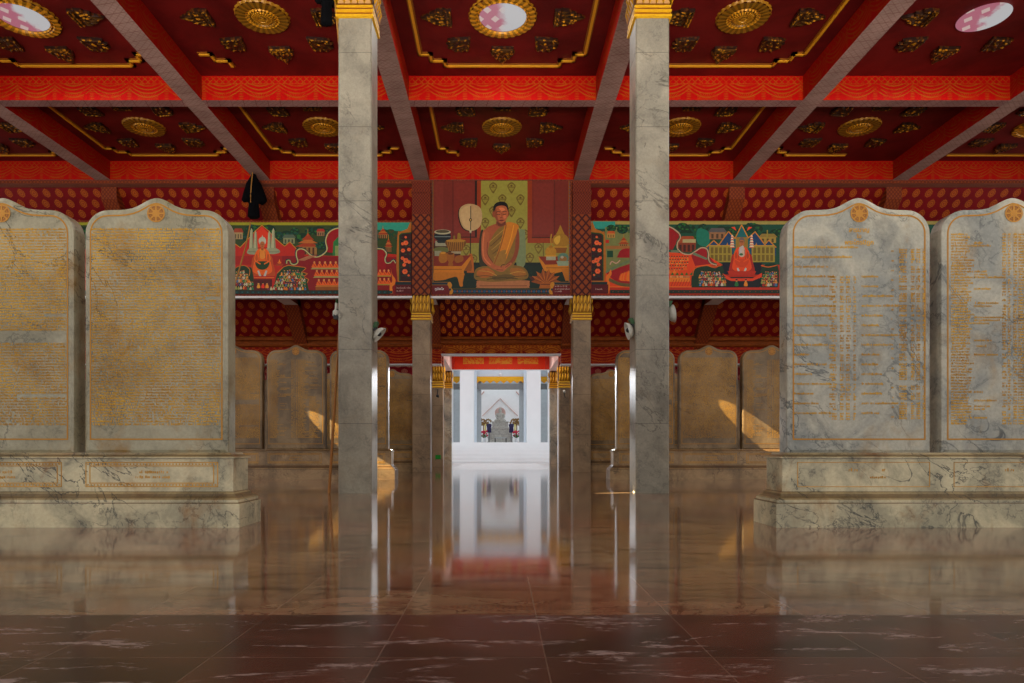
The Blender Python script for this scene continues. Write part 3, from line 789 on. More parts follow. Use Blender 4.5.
for yc, ci, kind, parts in plan:
    xc = ci * 4.08; where = f'{ROWN[yc]}, {COLN[ci]}'
    if kind == 'ros':
        tag(ob('ceiling_rosette', ROS, (xc, yc, ZP)), f'round gilt rosette on the red ceiling, {where}', 'ceiling rosette', 'gilt rosettes of the coffers'); cn = 'rosette'
    else:
        r = 0.16 if kind == 'small' else 0.40
        t = thing('ceiling_skylight', f'round pink and white skylight {"without a ring" if kind == "bare" else "in a gilt ring"}, {where}', 'skylight', (xc, yc, ZP - 0.01), 0, 'round skylights in the coffers')
        ob('glass', GL[r], (0, 0, -0.02 if kind == 'bare' else -0.012), 0, t)
        if kind == 'sky': ob('gilt_ring', RING, (0, 0, 0.01), 0, t)
        if kind == 'small': ob('gilt_ring', SMALLRING, (0, 0, 0.01), 0, t)
        cn = 'skylight'
    for k in range(8):
        a = k * pi / 4; rr = 1.07
        if yc == 11.59 and k == 6: continue
        tag(ob('flame_ornament', KR[k % 2], (xc + rr * cos(a), yc + rr * sin(a), ZP), a), f'gilt flame ornament {DIRN[k]} the {cn}, {where}', 'ceiling ornament', 'gilt flame ornaments around the coffer centres')
    if parts:
        tag(frame_mesh(parts).build('coffer_moulding', M['ceiling_gold'], None, (xc, yc, ZP)), f'thin stepped gold moulding on the red ceiling, {where}', 'moulding', 'gold coffer mouldings')
# ------------------------------------------------------------------ painted frieze
MD = 17.44
class Paint:
    """flat brush strokes in the units of one sketch (ox, oy, s), each laid a hair in front of the last"""
    K = 1.9
    def __init__(s, ox, oy, sc): s.b = MB(); s.ox, s.oy, s.sc = ox, oy, sc; s.y = MD; s.hold = False; s.lim = (-1e6, 1e6, -1e6, 1e6)
    def w(s, x, y, yy):
        x = min(max(x, s.lim[0]), s.lim[1]); y = min(max(y, s.lim[2]), s.lim[3])
        X, Z = at(s.ox + x / s.sc, s.oy + y / s.sc, MD); return (X, yy, Z)
    def col(s, c): return tuple(min(0.9, 0.62 * (lin(v) * s.K / 0.62) ** 1.12) for v in c)
    def poly(s, pts, c):
        if not s.hold: s.y -= 0.00002
        s.b.poly([s.w(x, y, s.y) for x, y in pts], s.col(c))
    def rect(s, x0, y0, x1, y1, c): s.poly([(x0, y0), (x1, y0), (x1, y1), (x0, y1)], c)
    def ell(s, cx, cy, rx, ry, c, n=18, a0=0):
        s.poly([(cx + rx * cos(a0 + 2 * pi * k / n), cy + ry * sin(a0 + 2 * pi * k / n)) for k in range(n)], c)
    def smooth(s, pts, c, k=5):
        s.poly(spline(pts, k), c)
    def stroke(s, pts, w, c, k=5, closed=False):
        p = spline(pts, k, closed) if k > 1 else list(pts)
        s.y -= 0.00002
        for i in range(len(p) - 1):
            (x0, y0), (x1, y1) = p[i], p[i + 1]; dx, dy = x1 - x0, y1 - y0; L = sqrt(dx * dx + dy * dy) or 1; nx, ny = -dy / L * w / 2, dx / L * w / 2
            ex, ey = dx / L * w * 0.2, dy / L * w * 0.2
            s.b.poly([s.w(x, y, s.y - (i % 2) * 8e-6) for x, y in ((x0 + nx - ex, y0 + ny - ey), (x1 + nx + ex, y1 + ny + ey), (x1 - nx + ex, y1 - ny + ey), (x0 - nx - ex, y0 - ny - ey))], s.col(c))
    def scratch(s, x0, x1, y, h, c, seed=1):
        """a line of tiny white handwriting strokes"""
        r = random.Random(seed); x = x0; s.y -= 0.00002
        while x < x1:
            w = r.uniform(0.5, 0.9) * h; t = h * r.choice((0.8, 1, 1, 1.5))
            s.b.poly([s.w(a, q, s.y) for a, q in ((x, y), (x + w * .35, y), (x + w * .35, y - t), (x, y - t))], s.col(c))
            if r.random() < 0.75: s.b.poly([s.w(a, q, s.y) for a, q in ((x + w * .35, y), (x + w, y), (x + w, y - h * .3), (x + w * .35, y - h * .3))], s.col(c))
            x += w * 1.15 if r.random() < 0.85 else w * 2
def spline(pts, k=5, closed=True):
    n = len(pts); out = []
    for i in range(n if closed else n - 1):
        if closed: p0, p1, p2, p3 = pts[(i - 1) % n], pts[i], pts[(i + 1) % n], pts[(i + 2) % n]
        else: p0, p1, p2, p3 = pts[max(i - 1, 0)], pts[i], pts[i + 1], pts[min(i + 2, n - 1)]
        for j in range(k):
            t = j / k
            out.append(tuple(0.5 * (2 * p1[q] + (p2[q] - p0[q]) * t + (2 * p0[q] - 5 * p1[q] + 4 * p2[q] - p3[q]) * t * t + (3 * p1[q] - p0[q] - 3 * p2[q] + p3[q]) * t ** 3) for q in (0, 1)))
    if not closed: out.append(pts[-1])
    return out

# ---- centre: seated monk
P = Paint(430, 170, 5.2535); P.lim = (10, 735, 50, 654)
P.rect(12, 56, 734, 652, (60, 30, 14))
P.rect(20, 56, 238, 384, (98, 34, 22)); P.rect(20, 56, 70, 384, (104, 38, 26)); P.rect(118, 56, 123, 384, (78, 24, 14)); P.rect(126, 70, 232, 330, (104, 36, 24))
P.rect(236, 56, 247, 350, (30, 14, 8)); P.rect(247, 56, 270, 384, (122, 46, 10)); P.rect(160, 356, 270, 384, (112, 40, 10)); P.rect(160, 350, 247, 356, (60, 20, 8))
P.rect(268, 56, 514, 492, (124, 116, 48)); P.rect(160, 384, 734, 492, (116, 108, 44))
for cx, cy in ((332, 92), (428, 92), (290, 155), (380, 155), (475, 155), (332, 217), (428, 217), (290, 278), (475, 278), (500, 340), (570, 410), (525, 462), (228, 470), (190, 420)):
    P.smooth([(cx - 22, cy - 8), (cx - 12, cy - 22), (cx, cy - 28), (cx + 12, cy - 22), (cx + 22, cy - 8), (cx + 14, cy + 12), (cx, cy + 32), (cx - 14, cy + 12)], (92, 76, 22), 3)
    P.smooth([(cx - 16, cy - 6), (cx, cy - 20), (cx + 16, cy - 6), (cx, cy + 20)], (118, 106, 42), 3)
    P.rect(cx - 14, cy - 4, cx + 14, cy, (88, 70, 20)); P.ell(cx, cy - 10, 6, 5, (84, 64, 16), 10)
P.rect(512, 56, 734, 384, (98, 34, 22)); P.rect(512, 56, 536, 384, (120, 46, 10)); P.rect(512, 358, 734, 384, (122, 48, 12)); P.rect(536, 352, 734, 358, (66, 22, 8)); P.rect(652, 56, 657, 352, (80, 26, 16)); P.rect(545, 70, 646, 340, (104, 38, 26))
P.rect(20, 486, 734, 640, (8, 30, 17)); P.rect(20, 486, 734, 500, (6, 20, 12))
for k in range(60): P.ell(random.uniform(30, 720), random.uniform(505, 630), 8, 3, (10, 38, 22), 6)
# talipot fan on its stand
P.smooth([(148, 250), (152, 205), (185, 182), (225, 180), (262, 198), (268, 250), (255, 300), (218, 324), (170, 308)], (40, 16, 8))
P.smooth([(154, 248), (158, 202), (190, 180), (232, 181), (266, 202), (274, 250), (262, 296), (222, 320), (176, 304)], (152, 124, 84))
P.smooth([(162, 246), (168, 206), (195, 188), (215, 190), (213, 310), (180, 296)], (160, 132, 92))
P.stroke([(214, 190), (214, 252), (213, 330)], 5, (66, 62, 44), 1); P.ell(213, 262, 8, 9, (52, 40, 20)); P.ell(213, 262, 4, 5, (150, 120, 60)); P.poly([(206, 316), (220, 316), (216, 334), (210, 334)], (150, 140, 110))
P.stroke([(213, 330), (212, 440)], 5, (34, 22, 12), 1); P.poly([(198, 470), (204, 440), (220, 440), (228, 470), (232, 540), (194, 540)], (140, 74, 14))
# left offering table
P.poly([(20, 452), (214, 448), (170, 515), (20, 515)], (104, 34, 14)); P.poly([(20, 505), (165, 505), (212, 452), (214, 470), (178, 530), (178, 544), (20, 544)], (158, 96, 14)); P.rect(20, 520, 168, 524, (120, 66, 8))
P.smooth([(20, 540), (168, 540), (178, 560), (172, 590), (172, 610), (158, 612), (150, 585), (140, 562), (110, 566), (80, 576), (50, 580), (20, 578)], (150, 90, 14), 3)
P.poly([(178, 530), (214, 470), (222, 510), (216, 530), (196, 530)], (110, 60, 8))
# alms bowl, basket, jars
P.rect(28, 372, 92, 400, (122, 118, 96)); P.ell(60, 420, 44, 16, (84, 84, 44)); P.rect(24, 425, 60, 452, (116, 112, 88))
P.ell(66, 347, 45, 29, (20, 24, 26)); P.ell(66, 326, 44, 13, (140, 132, 104)); P.ell(66, 323, 36, 8, (70, 60, 40)); P.rect(24, 348, 108, 353, (90, 96, 92)); P.poly([(34, 372), (98, 372), (90, 384), (42, 384)], (30, 34, 30))
P.rect(122, 345, 132, 372, (104, 80, 20)); P.poly([(145, 335), (152, 330), (160, 335), (164, 380), (142, 380)], (120, 92, 20))
P.smooth([(84, 372), (186, 370), (176, 410), (160, 428), (112, 428), (94, 410)], (92, 56, 14), 4)
for k in range(9): P.stroke([(90 + k * 11, 374), (100 + k * 9, 426)], 3, (134, 92, 26), 1)
P.ell(136, 372, 52, 8, (140, 98, 28)); P.rect(112, 428, 162, 440, (128, 116, 90))
P.smooth([(46, 470), (50, 440), (60, 430), (76, 430), (88, 440), (88, 478), (70, 488), (54, 486)], (132, 82, 16), 4); P.smooth([(88, 446), (92, 435), (122, 435), (128, 446), (126, 470), (118, 485), (122, 502), (96, 502), (98, 485), (90, 470)], (124, 72, 14), 4); P.smooth([(128, 470), (140, 452), (166, 448), (176, 462), (170, 480), (140, 488)], (120, 70, 16), 4); P.ell(108, 440, 15, 5, (70, 38, 8)); P.ell(68, 436, 14, 5, (160, 112, 34))
# right offering table and vessels
P.poly([(570, 454), (734, 454), (734, 498), (606, 498)], (108, 38, 16)); P.poly([(570, 454), (606, 498), (734, 494), (734, 540), (690, 535), (650, 545), (600, 530), (574, 474)], (158, 98, 14)); P.rect(610, 512, 734, 516, (120, 68, 8)); P.poly([(690, 520), (734, 520), (734, 582), (712, 582)], (146, 88, 12))
P.poly([(684, 288), (690, 300), (698, 320), (708, 338), (662, 338), (672, 320), (680, 300)], (134, 98, 22)); P.smooth([(642, 375), (652, 346), (684, 334), (716, 344), (730, 370), (722, 396), (690, 406), (656, 400)], (128, 92, 20), 4); P.smooth([(650, 368), (664, 350), (684, 346), (680, 380), (664, 392)], (164, 128, 44), 3)
P.stroke([(640, 400), (634, 370), (638, 338)], 7, (140, 104, 26), 3); P.poly([(650, 404), (722, 404), (712, 436), (664, 436)], (110, 66, 14)); P.rect(646, 402, 724, 408, (150, 110, 30))
P.smooth([(604, 432), (612, 412), (634, 404), (656, 412), (664, 432), (652, 452), (616, 452)], (146, 104, 24), 4); P.ell(634, 404, 10, 8, (132, 90, 18)); P.rect(610, 454, 660, 474, (130, 124, 100)); P.rect(604, 448, 664, 455, (160, 118, 34))
P.ell(700, 462, 30, 26, (74, 100, 84)); P.ell(700, 468, 20, 15, (120, 84, 40)); P.ell(694, 458, 8, 7, (140, 130, 110)); P.poly([(664, 478), (734, 478), (726, 504), (672, 504)], (112, 122, 98)); P.stroke([(594, 380), (596, 452)], 3, (60, 30, 10), 1)
# folded cone offering in front
st = []
for k in range(15):
    a = pi * (1.02 + 0.96 * k / 14); r = 78 if k % 2 == 0 else 56; st.append((608 + r * 1.02 * cos(a), 592 + r * 0.92 * sin(a)))
P.poly([(520, 560), (560, 560), (600, 600), (540, 590)], (64, 26, 8)); P.poly(st + [(640, 600), (576, 600)], (120, 60, 12))
for k in range(1, 14): P.stroke([(608, 596), st[k]], 3, (150, 86, 20) if k % 2 == 0 else (86, 38, 8), 1)
P.poly([(582, 590), (634, 590), (644, 626), (572, 626)], (134, 72, 14)); P.rect(582, 598, 634, 604, (90, 44, 8))
# monk
P.smooth([(264, 330), (280, 318), (290, 400), (290, 500), (262, 500), (256, 420)], (44, 36, 14), 4); P.smooth([(470, 318), (490, 314), (500, 330), (500, 495), (455, 500), (462, 400)], (98, 106, 72), 4)
P.smooth([(246, 592), (270, 580), (500, 580), (522, 592), (520, 614), (500, 620), (264, 620), (246, 612)], (138, 88, 52), 3); P.rect(260, 606, 510, 611, (108, 62, 34))
P.smooth([(231, 552), (242, 520), (280, 506), (330, 505), (380, 500), (440, 500), (492, 512), (516, 545), (510, 570), (470, 580), (400, 584), (330, 588), (262, 582), (236, 572)], (104, 78, 26), 5)
P.smooth([(245, 548), (256, 526), (300, 514), (340, 540), (320, 560), (270, 566)], (140, 78, 24), 4); P.smooth([(420, 520), (470, 516), (505, 540), (490, 562), (440, 560)], (128, 80, 24), 4); P.smooth([(330, 560), (400, 548), (450, 560), (400, 576), (340, 580)], (84, 64, 22), 4)
for a, c in (([(240, 560), (300, 556), (360, 570)], (68, 50, 16)), ([(400, 572), (450, 560), (508, 556)], (70, 52, 16)), ([(260, 530), (310, 535), (350, 555)], (150, 110, 40)), ([(420, 545), (460, 535), (500, 538)], (150, 110, 40)), ([(300, 575), (380, 566), (460, 572)], (60, 44, 14))): P.stroke(a, 4, c)
P.smooth([(288, 318), (330, 288), (356, 286), (380, 300), (345, 360), (312, 400), (306, 440), (290, 420)], (134, 68, 36), 4)       # bare shoulder and chest
P.smooth([(318, 372), (340, 330), (368, 300), (400, 280), (440, 282), (463, 300), (466, 360), (458, 430), (440, 500), (400, 525), (345, 520), (312, 480), (304, 430)], (108, 80, 26), 5)   # robe
for k in range(7): P.stroke([(312 + k * 6, 380 + k * 20), (345 + k * 5, 350 + k * 22), (385, 315 + k * 24)], 4, (78, 56, 18) if k % 2 else (140, 106, 40))
P.smooth([(396, 282), (420, 274), (455, 284), (466, 300), (448, 350), (420, 420), (396, 480), (372, 512), (340, 508), (332, 488), (356, 430), (372, 380), (384, 330)], (160, 98, 16), 5)     # shoulder cloth
P.smooth([(352, 440), (400, 420), (396, 480), (372, 512), (340, 508), (332, 488)], (124, 88, 30), 4); P.stroke([(400, 290), (386, 350), (362, 430), (338, 492)], 5, (112, 64, 10)); P.stroke([(440, 290), (425, 360), (398, 440)], 4, (186, 122, 26))
P.smooth([(462, 308), (470, 360), (466, 420), (450, 470), (412, 508), (398, 520), (392, 504), (428, 468), (446, 420), (450, 360)], (112, 54, 26), 5)    # arm on the right
P.smooth([(287, 312), (272, 350), (270, 420), (276, 470), (300, 500), (340, 524), (378, 532), (394, 522), (380, 508), (346, 500), (318, 474), (304, 440), (306, 380), (312, 340)], (140, 74, 40), 5)   # arm on the left
P.stroke([(284, 330), (278, 400), (284, 460), (318, 500)], 6, (166, 94, 54)); P.stroke([(302, 380), (302, 440), (330, 486)], 4, (96, 46, 22))
P.smooth([(340, 512), (372, 506), (400, 500), (424, 486), (430, 496), (404, 516), (384, 534), (352, 530)], (142, 78, 42), 4); P.stroke([(372, 512), (378, 500), (392, 496)], 4, (74, 34, 16)); P.stroke([(350, 524), (384, 526)], 3, (90, 42, 22)); P.stroke([(396, 512), (420, 494)], 3, (90, 42, 22))
P.poly([(350, 262), (396, 262), (402, 288), (372, 300), (344, 290)], (112, 56, 30)); P.smooth([(352, 268), (376, 284), (396, 268), (392, 290), (360, 294)], (88, 42, 22), 3)
P.smooth([(336, 218), (328, 222), (330, 242), (340, 250)], (124, 62, 34), 3); P.smooth([(410, 216), (416, 222), (414, 240), (406, 248)], (104, 50, 26), 3)      # ears
P.smooth([(336, 215), (340, 188), (360, 174), (388, 172), (406, 188), (411, 215), (408, 245), (396, 268), (378, 279), (366, 279), (350, 266), (340, 245)], (146, 80, 46), 5)  # face
P.smooth([(337, 216), (346, 200), (352, 230), (356, 256), (366, 276), (350, 266), (340, 245)], (116, 58, 32), 4); P.smooth([(362, 200), (384, 198), (394, 210), (376, 216)], (172, 102, 62), 3); P.ell(392, 246, 8, 9, (164, 92, 56))
P.smooth([(335, 222), (333, 196), (344, 176), (366, 167), (390, 168), (406, 180), (412, 202), (411, 222), (406, 206), (398, 192), (376, 187), (352, 192), (342, 206)], (16, 12, 10), 5)   # cropped hair
P.stroke([(349, 222), (358, 218), (370, 221)], 3, (44, 20, 12)); P.stroke([(380, 221), (392, 217), (402, 220)], 3, (44, 20, 12)); P.stroke([(351, 232), (360, 235), (369, 233)], 3, (36, 16, 10)); P.stroke([(382, 233), (392, 234), (400, 231)], 3, (36, 16, 10))
P.stroke([(376, 226), (378, 244), (370, 251)], 3, (112, 56, 30)); P.stroke([(368, 252), (384, 252)], 3, (84, 38, 20), 1); P.smooth([(362, 265), (376, 261), (390, 264), (376, 270)], (104, 40, 26), 3); P.stroke([(361, 265), (391, 264)], 2, (54, 20, 12), 1); P.stroke([(366, 275), (386, 275)], 2, (112, 58, 32), 1)
# blue bead borders and corner plates
for x0, x1 in ((2, 17), (728, 743)):
    P.rect(x0, 56, x1, 600, (12, 34, 44)); P.rect(x0 + 12 if x0 < 100 else x0, 56, x0 + 16 if x0 < 100 else x0 + 4, 600, (130, 80, 20))
    for k in range(34): P.ell((x0 + x1) / 2 - 1, 66 + k * 16, 3.5, 3.5, (104, 60, 24), 8); P.ell((x0 + x1) / 2 - 1, 74 + k * 16, 3, 5, (22, 62, 84), 8)
P.rect(100, 622, 650, 652, (60, 50, 14)); P.rect(118, 628, 636, 648, (12, 30, 38))
for k in range(20): P.ell(130 + k * 26, 638, 8, 6, (22, 60, 84), 10); P.ell(143 + k * 26, 638, 3, 5, (120, 60, 20), 8)
for s_ in (-1, 1):
    X = lambda v: v if s_ < 0 else 746 - v
    P.poly([(X(2), 588), (X(98), 588), (X(98), 606), (X(2), 606)], (104, 74, 18)); P.poly([(X(4), 592), (X(96), 592), (X(96), 602), (X(4), 602)], (14, 34, 46))
    P.poly([(X(2), 606), (X(100), 606), (X(112), 628), (X(104), 652), (X(2), 652)], (86, 4, 8))
    P.smooth([(X(92), 600), (X(104), 588), (X(116), 604), (X(112), 620), (X(122), 634), (X(116), 652), (X(102), 652), (X(104), 630)], (150, 100, 16), 4); P.ell(X(106), 628, 5, 7, (12, 40, 50), 8)
P.scratch(656, 726, 614, 6, (150, 130, 120), 3); P.scratch(656, 734, 628, 6, (150, 130, 120), 4); P.scratch(656, 690, 641, 6, (150, 130, 120), 5)
mk = thing('monk_painting', 'large painting of a seated monk in an orange robe between the two far pillars', 'painting', (0, MD, 0))
o = P.b.build('painted_panel', M['mural_paint'], mk, (0, -MD, 0), fix=False)
b = MB(); b.box(-1.80, 1.80, 0.01, 0.10, 4.48, 7.38); b.build('backing', M['rafter_lattice'], mk)
X_, Z_ = at(430 + 50 / 5.2535, 170 + 632 / 5.2535, MD)
thai('ภูมิพโล', 0.085, -0.035, Z_, X_, M['white_plaster'], 'plate_lettering', mk)

# ---- generic strokes for the two scene friezes
R_ = random.Random(21)
SKIN = [(176, 120, 70), (160, 100, 56), (150, 92, 52)]
def folk(P, x, y, s, robe, skin=None, hair=(24, 14, 10)):
    P.smooth([(x - 4.2 * s, y), (x - 3.2 * s, y - 7 * s), (x - 1.5 * s, y - 9.5 * s), (x + 1.5 * s, y - 9.5 * s), (x + 3.2 * s, y - 7 * s), (x + 4.2 * s, y)], robe, 2)
    P.ell(x, y - 12 * s, 2.5 * s, 3 * s, skin or R_.choice(SKIN), 8)
    if hair: P.poly([(x - 2.5 * s, y - 12.4 * s), (x - 1.6 * s, y - 15.2 * s), (x + 1.6 * s, y - 15.2 * s), (x + 2.5 * s, y - 12.4 * s)], hair)
CROWD = [(150, 140, 110), (40, 84, 60), (170, 90, 20), (60, 90, 120), (130, 30, 20), (120, 120, 60), (160, 150, 130), (30, 100, 60), (180, 120, 40), (90, 40, 60)]
def crowd(P, rows, s):
    for y, x0, x1, n in rows:
        for k in range(n): folk(P, x0 + (x1 - x0) * (k + 0.5) / n + R_.uniform(-3, 3), y + R_.uniform(-3, 3), s * R_.uniform(0.85, 1.1), R_.choice(CROWD))
def tree(P, cx, cy, r, pal=((10, 44, 24), (18, 70, 40), (34, 84, 30), (8, 60, 50))):
    P.ell(cx, cy, r, r * 0.75, pal[0], 12)
    for k in range(14):
        a = R_.uniform(0, 2 * pi); q = r * R_.uniform(0.2, 0.95)
        P.ell(cx + q * cos(a), cy + q * 0.7 * sin(a), r * R_.uniform(0.16, 0.32), r * R_.uniform(0.12, 0.22), R_.choice(pal), 7)
def house(P, x, y, w, h, wall, roof):
    P.rect(x, y - h, x + w, y, wall)
    for k in range(3): P.rect(x + w * (0.12 + 0.3 * k), y - h * 0.75, x + w * (0.26 + 0.3 * k), y - h * 0.1, tuple(v * 0.55 for v in wall))
    P.poly([(x - w * 0.1, y - h), (x + w * 0.12, y - h * 1.6), (x + w * 0.88, y - h * 1.6), (x + w * 1.1, y - h)], roof)
def pagoda(P, cx, y, w, h):
    P.rect(cx - w * 0.38, y - h * 0.4, cx + w * 0.38, y, (124, 90, 46))
    for k in range(4): P.rect(cx - w * 0.32 + k * w * 0.17, y - h * 0.34, cx - w * 0.24 + k * w * 0.17, y, (70, 34, 16))
    for q, (a, ww) in enumerate(((0.38, 0.55), (0.55, 0.42), (0.72, 0.26))):
        P.poly([(cx - w * ww, y - h * a), (cx - w * ww * 0.4, y - h * (a + 0.16)), (cx, y - h * (a + 0.34)), (cx + w * ww * 0.4, y - h * (a + 0.16)), (cx + w * ww, y - h * a)], (132, 50, 14) if q % 2 == 0 else (150, 84, 30))
    P.stroke([(cx, y - h * 0.9), (cx, y - h * 1.25)], 3, (160, 110, 30), 1)
def ribbon(P, pts, w, cols):
    off = 0
    for ww, c in cols: P.stroke(pts, w * ww, c, 8)
def monk(P, x, y, s, c=(186, 78, 18)):
    P.smooth([(x - 7 * s, y), (x - 6 * s, y - 4 * s), (x - 3 * s, y - 10 * s), (x + 3 * s, y - 10 * s), (x + 6 * s, y - 4 * s), (x + 7 * s, y)], c, 3)
    P.stroke([(x - 2 * s, y - 9 * s), (x + 3 * s, y - 2 * s)], 1.4 * s, (140, 46, 8), 1); P.ell(x, y - 13 * s, 2.6 * s, 3.2 * s, (176, 116, 64), 10)
def spire(P, cx, yb, h, w, c, shade):
    P.poly([(cx - w, yb), (cx - w * 0.55, yb - h * 0.86), (cx, yb - h), (cx + w * 0.55, yb - h * 0.86), (cx + w, yb)], c)
    P.poly([(cx + w * 0.25, yb), (cx + w * 0.15, yb - h * 0.9), (cx + w * 0.55, yb - h * 0.86), (cx + w, yb)], shade)
def tiers(P, cx, yb, n, w, dy, c1, c2):
    for k in range(n):
        ww = w * (1 - 0.13 * k); y = yb - k * dy
        P.poly([(cx - ww, y), (cx - ww * 0.6, y - dy * 0.75), (cx + ww * 0.6, y - dy * 0.75), (cx + ww, y)], c1); P.rect(cx - ww, y - dy * 0.12, cx + ww, y + dy * 0.1, c2)
def florals(P, x0, x1, y0, y1, flip, sx):
    """dark flowered panel beside the pillar, with its green and gold frame"""
    X = lambda v: v if not flip else (x0 + x1 - v)
    P.smooth([(X(x0 - 22), y1), (X(x0 - 22), y0 + 20), (X(x0), y0 - 12), (X(x0 + 30), y0 - 25), (X(x1 - 30), y0 - 40), (X(x1), y0 - 80), (X(x1), y1)], (140, 84, 20), 3)
    P.poly([(X(x0 - 10), y1), (X(x0 - 10), y0 + 15), (X(x0 + 8), y0), (X(x1), y0 - 10), (X(x1), y1)], (20, 56, 22))
    P.poly([(X(x0), y1), (X(x0), y0 + 20), (X(x0 + 16), y0 + 8), (X(x1), y0), (X(x1), y1)], (44, 8, 12))
    for k in range(46):
        P.ell(R_.uniform(x0 + 8, x1 - 8), R_.uniform(y0 + 25, y1 - 12), 11, 4, R_.choice(((20, 48, 30), (44, 60, 22), (24, 40, 40))), 6, R_.uniform(0, 3))
    w = x1 - x0; h = y1 - y0
    for u, v, r in ((.5, .2, 20), (.22, .22, 13), (.25, .36, 17), (.78, .34, 15), (.2, .52, 14), (.5, .57, 22), (.8, .6, 14), (.35, .66, 15), (.42, .8, 22), (.5, .08, 10), (.75, .88, 9)):
        cx, cy = X(x0 + u * w), y0 + v * h
        for q in range(6): P.ell(cx + r * 0.5 * cos(q * 1.05), cy + r * 0.5 * sin(q * 1.05), r * 0.55, r * 0.5, (190, 74, 34) if q % 2 else (206, 92, 44), 8)
        P.ell(cx, cy, r * 0.25, r * 0.22, (150, 40, 16), 8)

# ---- left frieze
P = Paint(230, 215, 8.035)
L0, L1 = -1500, 1459; P.lim = (L0, L1, 60, 640)                     # runs on behind the near tablets
P.rect(L0, 60, L1, 640, (112, 12, 8)); P.rect(L0, 60, L1, 330, (44, 58, 22)); P.rect(L0, 60, L1, 82, (126, 122, 20))
for x in range(L0 + 30, L1, 62):
    tree(P, x + R_.uniform(-20, 20), R_.uniform(105, 190), R_.uniform(38, 62))
P.rect(1160, 62, L1, 130, (40, 120, 100))
for x in (1190, 1240, 1290, 1340): tree(P, x, 150 + R_.uniform(-20, 20), 42, ((20, 60, 36), (50, 66, 24), (60, 50, 24), (14, 70, 56)))
for x in (-1250, -900, -560, -220): pagoda(P, x, 270, 150, 130); house(P, x + 150, 230, 80, 50, (128, 108, 70), (126, 46, 16))
house(P, 34, 196, 70, 54, (138, 116, 78), (128, 52, 26)); house(P, 430, 232, 92, 46, (110, 112, 78), (70, 84, 66)); house(P, 700, 170, 60, 36, (122, 90, 60), (140, 40, 24))
# tent of red cloth with a gold zigzag edge
zz = [(L0, 300), (-150, 200), (-60, 262), (40, 232), (84, 262), (152, 190), (205, 130), (258, 84), (312, 130), (372, 196), (440, 252), (482, 218), (540, 280), (640, 320), (800, 330), (1000, 330), (1130, 300), (L1, 330)]
P.poly(zz + [(L1, 620), (L0, 620)], (150, 28, 6)); P.stroke(zz[1:13], 7, (34, 40, 16), 1); P.stroke(zz[1:13], 5, (168, 116, 24), 1)
P.poly([(205, 260), (205, 150), (258, 96), (312, 150), (312, 260)], (176, 44, 8)); P.poly([(L0, 330), (560, 330), (560, 400), (L0, 400)], (132, 20, 6)); P.poly([(420, 330), (L1, 340), (L1, 620), (420, 620)], (112, 6, 10))
for cx, w in ((175, 20), (208, 17), (318, 17), (350, 20)): spire(P, cx, 286, 180 if w > 18 else 160, w, (142, 140, 108), (112, 112, 84))
P.smooth([(138, 308), (160, 270), (225, 272), (240, 308), (190, 320)], (124, 124, 96), 3); P.smooth([(282, 305), (296, 270), (375, 270), (405, 300), (350, 316)], (124, 124, 96), 3)
P.stroke([(150, 296), (232, 300)], 5, (90, 92, 70), 1); P.stroke([(290, 298), (396, 298)], 5, (90, 92, 70), 1)
